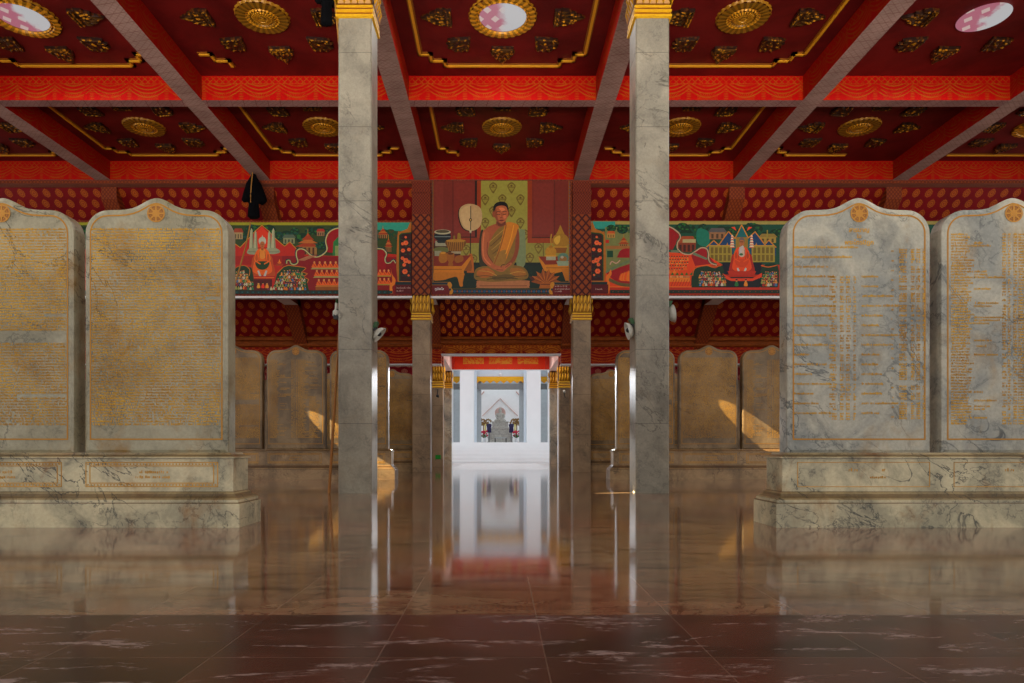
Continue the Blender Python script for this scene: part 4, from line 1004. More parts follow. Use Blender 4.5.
def enthroned(P, cx, top, bot, robe, sash, hairc, seat, lap):
    h = bot - top
    P.smooth([(cx - 90, bot - 10), (cx - 88, top + h * .62), (cx - 62, top + h * .4), (cx + 62, top + h * .4), (cx + 88, top + h * .62), (cx + 92, bot - 10)], seat, 4)
    P.smooth([(cx - 74, bot - h * .18), (cx - 66, top + h * .55), (cx - 52, top + h * .32), (cx - 24, top + h * .23), (cx + 24, top + h * .23), (cx + 52, top + h * .32), (cx + 66, top + h * .55), (cx + 76, bot - h * .18), (cx, bot - h * .1)], robe, 5)
    P.smooth([(cx - 46, top + h * .36), (cx - 36, top + h * .5), (cx - 58, top + h * .56), (cx - 70, top + h * .52)], tuple(v * .82 for v in robe), 3); P.smooth([(cx + 46, top + h * .36), (cx + 36, top + h * .5), (cx + 58, top + h * .56), (cx + 70, top + h * .52)], tuple(v * .82 for v in robe), 3)
    P.smooth([(cx - 20, top + h * .25), (cx + 20, top + h * .25), (cx + 24, top + h * .44), (cx, top + h * .5), (cx - 24, top + h * .44)], sash, 3)
    P.smooth([(cx - 56, top + h * .58), (cx, top + h * .55), (cx + 56, top + h * .58), (cx + 40, top + h * .72), (cx, top + h * .77), (cx - 40, top + h * .72)], lap, 4)
    for q in (-1, 1): P.poly([(cx + q * 8, top + h * .93), (cx + q * 28, top + h * .78), (cx + q * 40, top + h * .8), (cx + q * 22, top + h * .97)], (150, 148, 138))
    for q in (-1, 1):
        P.stroke([(cx + q * 52, top + h * .34), (cx + q * 60, top + h * .52), (cx + q * 16, top + h * .62)], 9, tuple(min(255, v * 1.1) for v in robe), 4)
        P.stroke([(cx + q * 20, top + h * .30), (cx + q * 30, top + h * .55)], 3, tuple(v * .6 for v in robe), 3)
    P.rect(cx - 9, top + h * .18, cx + 9, top + h * .27, (128, 72, 36)); P.smooth([(cx - 19, top + h * .1), (cx, top + h * .03), (cx + 19, top + h * .1), (cx + 14, top + h * .19), (cx, top + h * .225), (cx - 14, top + h * .19)], (150, 88, 48), 4)
    P.stroke([(cx - 12, top + h * .115), (cx - 4, top + h * .115)], 3, (50, 24, 14), 1); P.stroke([(cx + 4, top + h * .115), (cx + 12, top + h * .115)], 3, (50, 24, 14), 1); P.stroke([(cx, top + h * .11), (cx + 1, top + h * .15)], 3, (110, 58, 30), 1); P.stroke([(cx - 6, top + h * .18), (cx + 6, top + h * .18)], 3, (96, 36, 24), 1)
    P.smooth([(cx - 22, top + h * .1), (cx - 20, top + h * .02), (cx, top - h * .04), (cx + 20, top + h * .02), (cx + 22, top + h * .1), (cx + 14, top + h * .05), (cx - 14, top + h * .05)], hairc, 4)
    P.poly([(cx - 100, bot - 22), (cx + 100, bot - 22), (cx + 92, bot), (cx - 92, bot)], (150, 30, 10)); P.rect(cx - 96, bot - 12, cx + 96, bot - 6, (178, 92, 22))
P.ell(262, 212, 30, 36, (150, 148, 128), 16); P.poly([(256, 180), (262, 160), (268, 180)], (150, 148, 128))
enthroned(P, 262, 200, 514, (186, 80, 14), (196, 112, 40), (150, 148, 130), (150, 60, 12), (28, 52, 20))
P.smooth([(40, 440), (60, 420), (110, 405), (150, 420), (180, 440), (190, 610), (40, 610)], (26, 46, 18), 3); P.stroke([(40, 432), (70, 415), (120, 408), (160, 440), (156, 490)], 6, (150, 90, 16))
tri = [(345, 606), (380, 470), (430, 420), (470, 405), (520, 412), (600, 422), (612, 430), (580, 458), (624, 474), (592, 496), (634, 520), (622, 545), (636, 606)]
P.poly(tri, (30, 52, 18)); P.stroke(tri[1:12], 6, (160, 92, 18), 1)
P.rect(190, 516, 340, 606, (74, 12, 8))
crowd(P, [(478, 48, 120, 5), (500, 44, 150, 8), (522, 44, 150, 8), (545, 44, 165, 9), (568, 44, 190, 9), (600, 44, 196, 8)], 2.2)
crowd(P, [(470, 430, 560, 6), (490, 410, 590, 9), (512, 396, 600, 11), (534, 380, 610, 12), (556, 366, 612, 12), (580, 350, 616, 12), (604, 300, 618, 15)], 2.2)
for x, c in ((232, (190, 120, 30)), (268, (180, 40, 20)), (300, (190, 110, 30))): folk(P, x, 588, 3.2, c)
P.ell(400, 385, 16, 9, (170, 84, 14), 10); P.poly([(392, 380), (400, 356), (408, 380)], (186, 104, 20)); P.rect(372, 396, 430, 410, (130, 50, 10))
pagoda(P, 628, 320, 190, 165); tree(P, 735, 250, 44)
# cloud ribbon
cl = [(455, 388), (458, 366), (478, 364), (492, 390), (522, 396), (545, 374), (532, 322), (538, 284), (568, 270), (604, 282), (644, 318), (692, 336), (742, 318), (778, 276), (768, 206), (788, 146), (836, 112), (900, 100)]
P.poly([(545, 374), (532, 322), (538, 284), (568, 270), (604, 282), (600, 330)], (118, 6, 12)); P.poly([(770, 206), (788, 146), (836, 112), (960, 100), (960, 330), (778, 300)], (124, 6, 14))
P.stroke(cl, 17, (26, 46, 54), 8); P.stroke([(x + 3, y + 4) for x, y in cl], 9, (150, 142, 92), 8)
P.poly([(826, 330), (832, 220), (868, 180), (960, 180), (960, 330)], (36, 96, 48)); P.rect(846, 250, 960, 330, (110, 120, 70))
P.poly([(540, 366), (640, 326), (700, 330), (600, 370)], (140, 90, 60))
for y, x0, n, dx in ((424, 680, 10, 43), (492, 700, 10, 40), (566, 716, 9, 41)):
    P.poly([(x0 - 30, y + 14), (x0 - 14, y - 2), (x0 + n * dx, y - 2), (x0 + n * dx + 10, y + 14)], (134, 120, 70) if y < 500 else (150, 92, 30))
    for k in range(n): monk(P, x0 + k * dx, y, 3.1)
P.rect(690, 580, 1130, 606, (120, 66, 14))
# right end: gables, ribbon, flower panel
ox = 1165                                 # sketch offset of the second crop
for cx, y, w, h in ((ox + 65, 190, 90, 80), (ox + 110, 300, 60, 110)): pagoda(P, cx, y, w, h)
c2 = [(ox + 25, 268), (ox + 70, 276), (ox + 96, 312), (ox + 84, 350), (ox + 92, 382), (ox + 122, 384), (ox + 150, 362), (ox + 168, 384)]
P.poly([(ox - 60, 290), (ox + 70, 280), (ox + 90, 330), (ox + 90, 480), (ox - 60, 480)], (124, 6, 14)); P.stroke(c2, 15, (26, 46, 54), 8); P.stroke([(x - 2, y + 4) for x, y in c2], 8, (150, 142, 100), 8)
for y in (488, 556):
    for k in range(3): monk(P, ox + 42 + k * 34, y, 3.0)
    P.rect(ox + 20, y, ox + 130, y + 10, (140, 110, 40))
P.smooth([(ox + 128, 430), (ox + 140, 480), (ox + 166, 520), (ox + 160, 560), (ox + 140, 580), (ox + 146, 630), (ox + 122, 630), (ox + 120, 560), (ox + 140, 530)], (176, 96, 22), 4)
florals(P, ox + 204, ox + 294, 150, 534, False, 1)
P.rect(ox + 165, 540, ox + 294, 562, (12, 34, 36)); P.rect(ox + 165, 562, ox + 294, 634, (74, 6, 10))
P.scratch(ox + 176, ox + 285, 592, 9, (160, 130, 120), 8); P.scratch(ox + 176, ox + 226, 616, 9, (160, 130, 120), 9)
P.rect(L0, 606, ox + 118, 638, (40, 34, 12))
for x in range(L0, ox + 108, 44): P.rect(x, 612, x + 36, 634, (12, 44, 40)); P.ell(x + 18, 623, 6, 5, (24, 70, 70), 8)
lf = thing('frieze_painting', 'painted frieze left of the monk: orange figure under white tiered parasols, crowd below', 'painting', (-6, MD, 0))
P.b.build('painted_panel', M['mural_paint'], lf, (6, -MD, 0), fix=False)
b = MB(); b.box(-18, -2.30, 0.01, 0.09, 4.48, 6.42); b.move(6, 0, 0); b.build('backing', M['rafter_lattice'], lf)

# ---- right frieze
P = Paint(665, 215, 8.035)
R0, R1 = -595, 2600; P.lim = (R0, R1, 50, 640)
P.rect(R0, 52, R1, 640, (150, 40, 8)); P.rect(R0, 52, R1, 400, (16, 64, 46)); P.rect(R0, 50, R1, 76, (134, 120, 62)); P.rect(R0, 52, -400, 110, (40, 120, 104))
for x in range(R0 + 20, R1, 60): tree(P, x + R_.uniform(-18, 18), R_.uniform(100, 200), R_.uniform(36, 58))
P.smooth([(270, 110), (340, 130), (360, 200), (330, 260), (262, 230), (250, 160)], (18, 96, 76), 4)
for x in (1100, 1500, 1900, 2300): pagoda(P, x, 330, 170, 150); P.rect(x + 100, 250, x + 240, 380, (120, 110, 44))
house(P, 355, 196, 130, 56, (124, 88, 56), (78, 72, 70)); P.rect(102, 226, 246, 300, (110, 46, 20)); P.poly([(100, 226), (135, 172), (225, 172), (250, 226)], (134, 62, 26)); P.rect(140, 196, 246, 224, (142, 130, 90)); 
for k in range(4): P.rect(112 + k * 34, 240, 132 + k * 34, 296, (62, 24, 12))
house(P, 760, 226, 130, 46, (136, 112, 48), (120, 100, 44)); P.stroke([(820, 190), (820, 124)], 10, (124, 112, 44), 1)
# blue tents with gold edges
bt = [(330, 262), (390, 206), (430, 244), (508, 134), (560, 190), (614, 82), (668, 186), (722, 136), (800, 240), (832, 204), (890, 262)]
P.poly(bt + [(890, 330), (330, 330)], (18, 52, 84)); P.poly([(545, 330), (545, 210), (614, 94), (684, 210), (684, 330)], (14, 84, 84)); P.stroke(bt, 8, (168, 108, 24), 1)
P.poly([(530, 100), (560, 96), (572, 130)], (190, 60, 30)); P.poly([(700, 100), (668, 96), (656, 130)], (190, 60, 30))
for x0, x1 in ((352, 536), (694, 880)):
    P.rect(x0, 246, x1, 380, (132, 114, 40))
    for k in range(5):
        for q in range(2): P.rect(x0 + 14 + k * 34, 262 + q * 60, x0 + 36 + k * 34, 310 + q * 60, (96, 78, 24))
    P.rect(x0, 244, x1, 250, (160, 120, 40)); P.poly([(x0 + (x1 - x0) * (.8 if x0 < 500 else .2) - 8, 246), (x0 + (x1 - x0) * (.8 if x0 < 500 else .2), 222), (x0 + (x1 - x0) * (.8 if x0 < 500 else .2) + 8, 246)], (160, 110, 30))
P.rect(460, 384, 775, 480, (8, 8, 26)); P.rect(566, 180, 664, 330, (124, 96, 32))
tiers(P, 538, 262, 5, 20, 21, (186, 160, 130), (190, 60, 34)); tiers(P, 694, 262, 5, 20, 21, (186, 160, 130), (190, 60, 34))
enthroned(P, 615, 190, 490, (184, 62, 10), (160, 140, 120), (92, 80, 76), (140, 28, 8), (168, 54, 10))
P.stroke([(600, 214), (628, 214)], 4, (30, 24, 22), 1); P.poly([(596, 262), (622, 246), (632, 256), (604, 330), (592, 320)], (156, 146, 140)); P.ell(610, 318, 16, 10, (40, 84, 40), 10)
P.poly([(500, 452), (730, 452), (716, 486), (516, 486)], (152, 36, 8))
# ribbon cloud and processions at left
P.poly([(R0, 300), (40, 300), (340, 330), (460, 400), (240, 420), (210, 600), (R0, 606)], (178, 58, 10))
P.poly([(-30, 90), (40, 92), (110, 140), (110, 190), (60, 280), (-30, 280)], (124, 10, 14)); P.poly([(210, 330), (236, 282), (290, 256), (340, 280), (352, 330), (400, 390), (240, 410)], (128, 8, 16))
cr = [(-40, 80), (40, 96), (104, 140), (120, 180), (98, 220), (98, 268), (140, 306), (196, 314), (240, 290), (286, 262), (328, 268), (346, 306), (346, 350), (366, 384), (410, 400)]
P.stroke(cr, 18, (28, 70, 44), 8); P.stroke([(x + 2, y + 4) for x, y in cr], 9, (156, 130, 104), 8); P.poly([(230, 300), (340, 350), (330, 362), (220, 320)], (90, 100, 76)); P.poly([(44, 284), (110, 284), (110, 304), (44, 304)], (90, 100, 76))
for r_, (y, n) in enumerate(((350, 10), (374, 9), (398, 10), (424, 9), (450, 8))):
    for k in range(n): folk(P, -10 + k * 21 + (r_ % 2) * 8, y + 20, 2.6, R_.choice(((196, 76, 14), (186, 60, 10), (200, 96, 24))), None, (40, 12, 8))
for k in range(5): P.poly([(44 + k * 38, 484), (58 + k * 38, 462), (72 + k * 38, 484)], (36, 84, 26))
for k in range(12): folk(P, 46 + k * 13, 536, 3.2, (206, 100, 22), None, None)
for k in range(8): P.stroke([(40 + k * 22, 590), (70 + k * 22, 520)], 4, (150, 36, 8), 1)
P.rect(R0, 574, 250, 606, (186, 84, 14))
P.smooth([(212, 580), (214, 480), (240, 430), (330, 408), (400, 430), (460, 410), (460, 580), (250, 590)], (16, 44, 22), 4); P.stroke([(220, 490), (240, 430), (330, 408), (380, 420), (450, 408)], 7, (168, 84, 18))
P.smooth([(776, 420), (900, 400), (900, 590), (770, 590)], (16, 44, 22), 3); P.stroke([(770, 408), (830, 420), (900, 404)], 7, (168, 84, 18))
P.poly([(380, 600), (430, 520), (500, 500), (720, 500), (780, 520), (800, 560), (720, 600)], (12, 16, 18)); P.poly([(460, 470), (530, 510), (700, 510), (776, 466), (776, 500), (700, 532), (530, 532), (490, 516)], (176, 52, 12))
crowd(P, [(486, 284, 440, 9), (508, 272, 470, 11), (530, 270, 486, 12), (552, 268, 492, 12), (572, 270, 490, 10)], 2.4); crowd(P, [(486, 800, 900, 6), (508, 784, 900, 7), (530, 770, 900, 7), (552, 766, 900, 7), (572, 780, 900, 6)], 2.4)
for x, c in ((572, (30, 90, 40)), (646, (190, 110, 30))): folk(P, x, 572, 3.6, c, None)
P.rect(R0, 584, R1, 606, (150, 36, 8))
# left end: flower panel by the pillar, terraces
ox = -643
P.rect(ox + 160, 100, ox + 430, 470, (98, 100, 56)); tree(P, ox + 210, 110, 40); tree(P, ox + 300, 120, 46); tree(P, ox + 390, 130, 44); house(P, ox + 178, 186, 60, 34, (150, 110, 50), (150, 70, 24)); pagoda(P, ox + 310, 270, 90, 90); P.rect(ox + 176, 290, ox + 224, 342, (10, 56, 34)); P.rect(ox + 164, 202, ox + 192, 228, (150, 30, 16)); P.rect(ox + 170, 250, ox + 430, 276, (130, 84, 40))
P.smooth([(ox + 262, 330), (ox + 290, 282), (ox + 360, 272), (ox + 440, 300), (ox + 440, 340), (ox + 270, 345)], (124, 6, 14), 4); P.stroke([(ox + 200, 400), (ox + 215, 376), (ox + 250, 390), (ox + 280, 366)], 9, (156, 120, 100))
P.poly([(ox + 168, 470), (ox + 280, 420), (ox + 440, 370), (ox + 440, 600), (ox + 280, 560), (ox + 200, 500)], (128, 8, 16)); P.stroke([(ox + 168, 462), (ox + 260, 410), (ox + 440, 340)], 18, (86, 96, 66)); P.stroke([(ox + 190, 520), (ox + 290, 560), (ox + 440, 570)], 26, (84, 72, 36))
for k in range(14): P.smooth([(ox + 270 + k * 10, 520), (ox + 290 + k * 10, 470 - 4 * k), (ox + 300 + k * 10, 530)], R_.choice(((196, 96, 20), (186, 70, 14))), 3)
P.smooth([(ox + 168, 500), (ox + 190, 470), (ox + 206, 440), (ox + 212, 480), (ox + 190, 520), (ox + 200, 560), (ox + 190, 630), (ox + 176, 630), (ox + 176, 560)], (176, 96, 22), 4)
florals(P, ox + 49, ox + 138, 150, 530, True, 1)
P.rect(ox + 49, 540, ox + 178, 560, (12, 34, 30)); P.rect(ox + 49, 560, ox + 186, 634, (74, 6, 10)); P.scratch(ox + 82, ox + 138, 602, 8, (160, 130, 120), 11)
P.rect(ox + 200, 604, R1, 632, (40, 34, 12))
for x in range(int(ox) + 205, R1, 44): P.rect(x, 608, x + 36, 628, (12, 40, 30)); P.ell(x + 18, 618, 6, 5, (90, 44, 14), 8)
rf = thing('frieze_painting', 'painted frieze right of the monk: blue tents and orange figure between tiered umbrellas', 'painting', (6, MD, 0))
P.b.build('painted_panel', M['mural_paint'], rf, (-6, -MD, 0), fix=False)
b = MB(); b.box(2.30, 18, 0.01, 0.09, 4.48, 6.42); b.move(-6, 0, 0); b.build('backing', M['rafter_lattice'], rf)
for x0, x1 in ((-18, -2.27), (-1.81, 1.81), (2.27, 18)):
    sbox('trim_ledge', M['white_plaster'], x0, x1, 17.38, 17.52, 4.425, 4.478)
# ------------------------------------------------------------------ cloth bundles, cords, pole
def bundle(b, cx, cy, zt, H, W, n=22):
    prof = [(0.0, .12), (.12, .22), (.3, .6), (.5, .9), (.6, 1.0), (.645, .8), (.66, .48), (.72, .40), (.86, .46), (.97, .50), (1.0, .36)]
    rings = []
    for t, r in prof:
        ring = []
        for k in range(n):
            a = 2 * pi * k / n; fold = 1 + 0.10 * sin(3 * a + 1) + 0.07 * sin(7 * a + t * 3); low = 0.05 * sin(2 * a + 0.6) * (0.4 < t < 0.66)
            ring.append((cx + W / 2 * r * fold * cos(a), cy + W / 2 * r * fold * sin(a) * 0.8, zt - H * (t + low)))
        rings.append(ring)
    b.loft(rings)
t = thing('hanging_cloth_bundle', 'black cloth bundle tied with cord, hanging at the beam crossing over the left frieze', 'cloth bundle', (-6.22, 17.12, 7.47))
b = MB(); bundle(b, 0, 0, 0.1, 1.20, 0.60); b.build('cloth', M['black_cloth'], t, smooth=True)
b = MB(); b.tube([(0.02, -0.08, 0.15), (0.03, -0.24, -0.4), (0.01, -0.22, -0.62), (-0.02, -0.14, -0.75)], 0.012, 6); b.build('tie_cord', M['cord_tan'], t)
b = MB(); b.tube([(-6.24, 16.98, 6.22), (-6.33, 16.9, 5.6), (-6.42, 16.6, 4.8), (-6.5, 16.2, 4.0), (-6.55, 15.9, 2.9), (-6.62, 15.6, 0.0)], 0.016, 6)
tag(b.build('long_rope', M['cord_tan']), 'tan rope trailing down from the black cloth bundle past the left frieze', 'rope')
t = thing('hanging_cloth_bundle', 'dark cloth bundle cut by the top edge, beside the near left pillar', 'cloth bundle', (-2.67, 10.3, 7.95))
b = MB(); bundle(b, 0, 0, 0.0, 0.95, 0.36); b.build('cloth', M['black_cloth'], t, smooth=True)
b = MB(); b.tube([(-2.52, 10.15, 7.90), (-2.47, 10.05, 7.1), (-2.38, 10.0, 6.3), (-2.29, 9.9, 5.6), (-2.27, 9.88, 3.2)], 0.014, 6)
tag(b.build('ceiling_rope', M['cord_tan']), 'yellow rope running from the ceiling down behind the near left pillar', 'rope')
b = MB(); b.tube([(-2.43, 9.50, 0.0), (-2.36, 9.54, 1.2), (-2.29, 9.58, 2.55)], [0.02, 0.018, 0.014], 8)
tag(b.build('wooden_pole', M['pole_wood']), 'thin wooden pole leaning on the left face of the near left pillar', 'pole')

# ------------------------------------------------------------------ lamps on the near pillars
def dish_lamp(label, x, y, z, s, tilt, kind):
    """small bracket lamp on the pillar side; s is the side it points to, dish tips outward"""
    t = thing('pillar_lamp', label, 'lamp', (x, y, z))
    b = MB(); b.box(0 if s > 0 else -0.05, 0.05 if s > 0 else 0, -0.03, 0.03, -0.02, 0.03); b.tube([(s * 0.03, 0, 0), (s * 0.07, 0, -0.03)], 0.012, 6); b.build('bracket', M['lamp_black'], t)
    b = MB()
    if kind == 'dish':
        rings = []
        ax = (s * cos(tilt), 0, sin(tilt)); up = (-s * sin(tilt), 0, cos(tilt))
        for r, h in ((0.012, -0.075), (0.06, -0.06), (0.10, -0.03), (0.125, 0.02), (0.118, 0.02), (0.092, -0.02), (0.05, -0.05), (0.01, -0.062)):
            rings.append([(s * 0.075 + ax[0] * h + up[0] * r * cos(q) , r * sin(q), -0.07 + ax[2] * h + up[2] * r * cos(q)) for q in [2 * pi * k / 18 for k in range(18)]])
        b.loft(rings); b.build('reflector', M['lamp_white'], t, smooth=True)
        b = MB(); b.ball(s * 0.075, 0, -0.06, 0.035); b.build('bulb', M['lamp_black'], t, smooth=True)
        b = MB(); b.loft([[(s * 0.015 + dx + sh, dy, zz) for dx, dy in ((-.025, -.05), (.025, -.05), (.025, .05), (-.025, .05))] for zz, sh in ((0.02, 0), (0.10, s * 0.03))]); b.build('cable_box', M['lamp_green'], t)
    else:
        b.lathe([(0.02, 0.12), (0.022, 0.03), (0.05, 0.0), (0.052, -0.06), (0.02, -0.075)], s * 0.055, 0, 14); b.build('housing', M['lamp_white'], t, smooth=True)
        b = MB(); b.lathe([(0.012, 0.17), (0.018, 0.11), (0.02, 0.12)], s * 0.05, 0, 10); b.build('neck', M['lamp_green'], t, smooth=True)
        b = MB(); b.box(s * 0.055 - 0.03, s * 0.055 + 0.03, -0.05, 0.05, -0.11, -0.05); b.build('base_cap', M['lamp_black'], t)
    return t
dish_lamp('white bottle-shaped lamp on the outer face of the near left pillar', -2.272, 9.5, 2.52, -1, 0, 'bottle')
dish_lamp('white dish lamp with green box on the inner face of the near left pillar', -1.808, 9.5, 2.27, 1, -0.7, 'dish')
dish_lamp('white dish lamp with green box on the inner face of the near right pillar', 1.808, 9.5, 2.32, -1, -0.25, 'dish')
t = dish_lamp('white half-dish lamp on the outer face of the near right pillar', 2.272, 9.5, 2.56, 1, 0.15, 'dish')
for sx, lab in ((-1, 'small dark hook lamp below the gold capital of the left doorway column'), (1, 'small pale round lamp below the gold capital of the right doorway column')):
    t = thing('column_lamp', lab, 'lamp', (sx * 2.04, 22.03, 2.42))
    b = MB(); b.tube([(0, 0, 0.08), (0, -0.04, 0.05), (0, -0.05, -0.12), (0.03, -0.05, -0.2)], 0.014, 6); b.build('bracket', M['lamp_black'], t)
    b = MB(); b.ball(0, -0.06, -0.14 if sx < 0 else 0.0, 0.05, 0.04, 0.05); b.build('bulb', M['lamp_black'] if sx < 0 else M['lamp_white'], t, smooth=True)
t = thing('green_sign', 'small bright green sign low on the left doorway column', 'sign', (-2.03, 22.02, 0.31))
b = MB(); b.box(-0.085, 0.085, -0.015, 0, -0.06, 0.06); b.build('plate', M['sign_green'], t)
b = MB(); b.box(-0.09, 0.09, -0.02, 0.0, 0.06, 0.068); b.box(-0.09, 0.09, -0.02, 0, -0.068, -0.06); b.build('edge', M['leaf_green'], t)

# ------------------------------------------------------------------ white shrine pavilion outside
b = MB()
for k in range(6): b.box(-7, 7, 30.2 + k * 0.55, 34.2, -0.16 + k * 0.17, -0.16 + (k + 1) * 0.17)
struct(b.build('outdoor_steps', M['outside_white']))
zf = 0.86
sh = thing('shrine_pavilion', 'white pillared shrine pavilion seen through the far doorway', 'building', (0, 36, zf))
def part(nm, mat, *bx):
    b = MB()
    for a in bx: b.box(a[0], a[1], a[2] - 36, a[3] - 36, a[4] - zf, a[5] - zf)
    return b.build(nm, M[mat], sh)
sbox('floor_shrine', M['outside_white'], -9, 9, 34.2, 41, -0.16, zf)
sbox('wall_shrine', M['outside_grey'], -8, 8, 39.6, 39.8, zf, 6.5)
for s in (-1, 1):
    part('front_pillar', 'outside_white', (s * 1.68 - 0.35, s * 1.68 + 0.35, 34.3, 35.0, zf, 6.5))
    part('side_pillar', 'outside_white', (s * 3.0 - 0.6, s * 3.0 + 0.6, 34.3, 35.0, zf, 6.5))
    part('inner_post', 'pale_blue', (s * 1.30 - 0.09, s * 1.30 + 0.09, 35.0, 35.4, zf, 6.5))
    part('jamb', 'outside_grey', (s * 1.12 - 0.13, s * 1.12 + 0.13, 35.64, 35.88, zf, 4.3))
part('lintel', 'outside_dark', (-8, 8, 35.5, 35.9, 3.65, 3.93))
part('upper_wall', 'pale_blue', (-8, 8, 35.6, 35.9, 4.28, 6.5))
b = MB(); n = 40
for k in range(n):
    x0 = -7.0 + 14.0 * k / n; x1 = x0 + 14.0 / n; mz = 4.02
    b.box(x0, x1, -0.02, 0.02, 4.08 - zf, 4.30 - zf); b.poly([(x0, -0.025, 4.08 - zf), (x1, -0.025, 4.08 - zf), ((x0 + x1) / 2, -0.025, 3.94 - zf)], (0.9, 0.8, 0.5))
b.build('gold_fringe', M['gold'], sh, (0, -0.45, 0), fix=False)
sh2 = thing('shrine_backdrop', 'white gabled backdrop panel behind the seated statue', 'backdrop', (0, 36, zf))
b = MB(); b.box(-1.12, 1.12, 39.2 - 36, 39.3 - 36, 0, 3.15); b.build('panel', M['backdrop_white'], sh2)
b = MB(); b.tube([(-1.02, 3.16, 1.55), (0, 3.16, 2.55), (1.02, 3.16, 1.55)], 0.025, 6); b.tube([(-1.1, 3.16, 2.75), (-0.92, 3.16, 2.95)], 0.04, 6); b.tube([(1.1, 3.16, 2.75), (0.92, 3.16, 2.95)], 0.04, 6); b.build('gable_line', M['halo_red'], sh2)
b = MB(); b.tube([(0, -0.9, 5.4), (0, -0.9, 3.62)], 0.012, 5); b.ball(0, -0.9, 3.5, 0.08); tag(b.build('hanging_lamp', M['vase_white'], None, (0, 36, zf)), 'tiny white lamp hanging under the gold fringe of the shrine', 'lamp')

# altar, statue and offerings
YA = 37.5
t = thing('stone_altar', 'grey stepped stone altar under the seated statue', 'altar', (0, YA, zf))
for nm, w, z0, z1, d in (('lower_tier', 0.66, 0, 0.32, 0.6), ('middle_tier', 0.6, 0.32, 0.80, 0.52), ('upper_tier', 0.43, 0.80, 1.16, 0.42)):
    b = MB(); b.rects([(-w - .04, w + .04, -d - .04, d + .04, z0), (-w - .04, w + .04, -d - .04, d + .04, z0 + .05), (-w, w, -d, d, z0 + .08), (-w, w, -d, d, z1 - .08), (-w - .03, w + .03, -d - .03, d + .03, z1 - .05), (-w - .03, w + .03, -d - .03, d + .03, z1)])
    b.build(nm, M['statue_stone'], t)
t = thing('seated_statue', 'grey stone seated statue with a reddish halo on the altar', 'statue', (0, YA, zf + 1.16))
b = MB()
def er(z, rx, ry, cy=0): return [(rx * cos(2 * pi * k / 18), cy + ry * sin(2 * pi * k / 18), z) for k in range(18)]
b.loft([er(0, .27, .2), er(.03, .33, .24), er(.10, .31, .23), er(.17, .22, .17), er(.24, .17, .12), er(.34, .185, .12), er(.42, .20, .11), er(.47, .17, .09), er(.50, .07, .06), er(.53, .065, .06), er(.56, .085, .085), er(.62, .095, .095), er(.68, .08, .085), er(.71, .05, .05), er(.76, .035, .035), er(.82, .008, .008)])
for s in (-1, 1): b.tube([(s * .19, -.02, .43), (s * .23, -.06, .3), (s * .17, -.16, .18), (s * .04, -.2, .14)], [.05, .045, .04, .035], 8)
b.build('body', M['statue_stone'], t, smooth=True)
b = MB(); b.loft([[(.30 * sin(2 * pi * k / 24), .16 + d, .50 + .30 * cos(2 * pi * k / 24)) for k in range(24)] for d in (0, .04)]); b.build('halo', M['halo_red'], t)
def bouquet(x, y, label):
    t = thing('flower_vase', label, 'flowers', (x, y, zf), 0, 'flower vases in front of the altar')
    b = MB(); b.lathe([(.07, 0), (.09, .05), (.06, .16), (.08, .26)], 0, 0, 12); b.build('vase', M['vase_white'], t, smooth=True)
    r = random.Random(int(x * 100)); b = MB(); g = MB()
    for k in range(22):
        a = r.uniform(0, 6.28); q = r.uniform(0, .2); b.ball(q * cos(a), q * sin(a) * .7, .45 + r.uniform(-.12, .2) , .05, .05, .045, 6)
    for k in range(16):
        a = r.uniform(0, 6.28); q = r.uniform(.05, .24); g.poly([(0, 0, .24), (q * cos(a), q * sin(a), .3 + r.uniform(0, .2)), (q * cos(a + .3), q * sin(a + .3), .42)])
    b.build('blossoms', M['flower_red'], t, smooth=True); g.build('leaves', M['leaf_green'], t, fix=False)
bouquet(-0.86, 36.55, 'white vase of red flowers left of the shrine altar'); bouquet(0.86, 36.55, 'white vase of red flowers right of the shrine altar')
for s, n in ((-1, 'left'), (1, 'right')):
    t = thing('gold_leaf_tree', f'golden offering tree on a stand, {n} of the statue', 'offering tree', (s * 0.92, 37.9, zf), 0, 'golden trees beside the statue')
    b = MB(); b.lathe([(.12, 0), (.12, .04), (.03, .08), (.03, 1.0)], 0, 0, 10); b.build('stand', M['leaf_gold'], t)
    r = random.Random(5 + s); b = MB()
    for k in range(95):
        a = r.uniform(0, 6.28); q = r.uniform(.0, .44); z = 1.1 + r.uniform(-.12, .22); c = (q * cos(a), q * sin(a) * .6, z)
        b.poly([(c[0] - .05, c[1], c[2]), (c[0], c[1] - .03, c[2] - .04), (c[0] + .05, c[1] + .02, c[2]), (c[0], c[1], c[2] + .06)])
    b.build('leaves', M['leaf_gold'], t, fix=False)
    t = thing('draped_stand', f'navy draped stand {n} of the stone altar', 'stand', (s * 0.60, 36.75, zf), 0, 'navy draped stands beside the altar')
    b = MB(); b.box(-.04, .04, -.04, .04, 0, .95); b.build('post', M['outside_dark'], t)
    b = MB(); b.loft([[(w * q * cos(2 * pi * k / 12), w * .6 * sin(2 * pi * k / 12), z) for k in range(12)] for w, z, q in ((.13, .55, 1), (.11, .8, 1), (.15, .98, 1), (.06, 1.03, 1))]); b.build('drape', M['navy_cloth'], t, smooth=True)
    t = thing('tall_candle', f'pale yellow candle on a white holder, {n} of the altar', 'candle', (s * 0.80, 36.95, zf), 0, 'candles beside the altar')
    b = MB(); b.lathe([(.06, 0), (.06, .03), (.02, .06), (.02, .42), (.06, .45), (.06, .5)], 0, 0, 10); b.build('holder', M['vase_white'], t)
    b = MB(); b.lathe([(.05, .5), (.045, .98), (.01, 1.02)], 0, 0, 10); b.build('wax', M['candle_yellow'], t)
t = thing('offering_table', 'low dark offering table in front of the stone altar', 'table', (0.02, 36.3, zf))
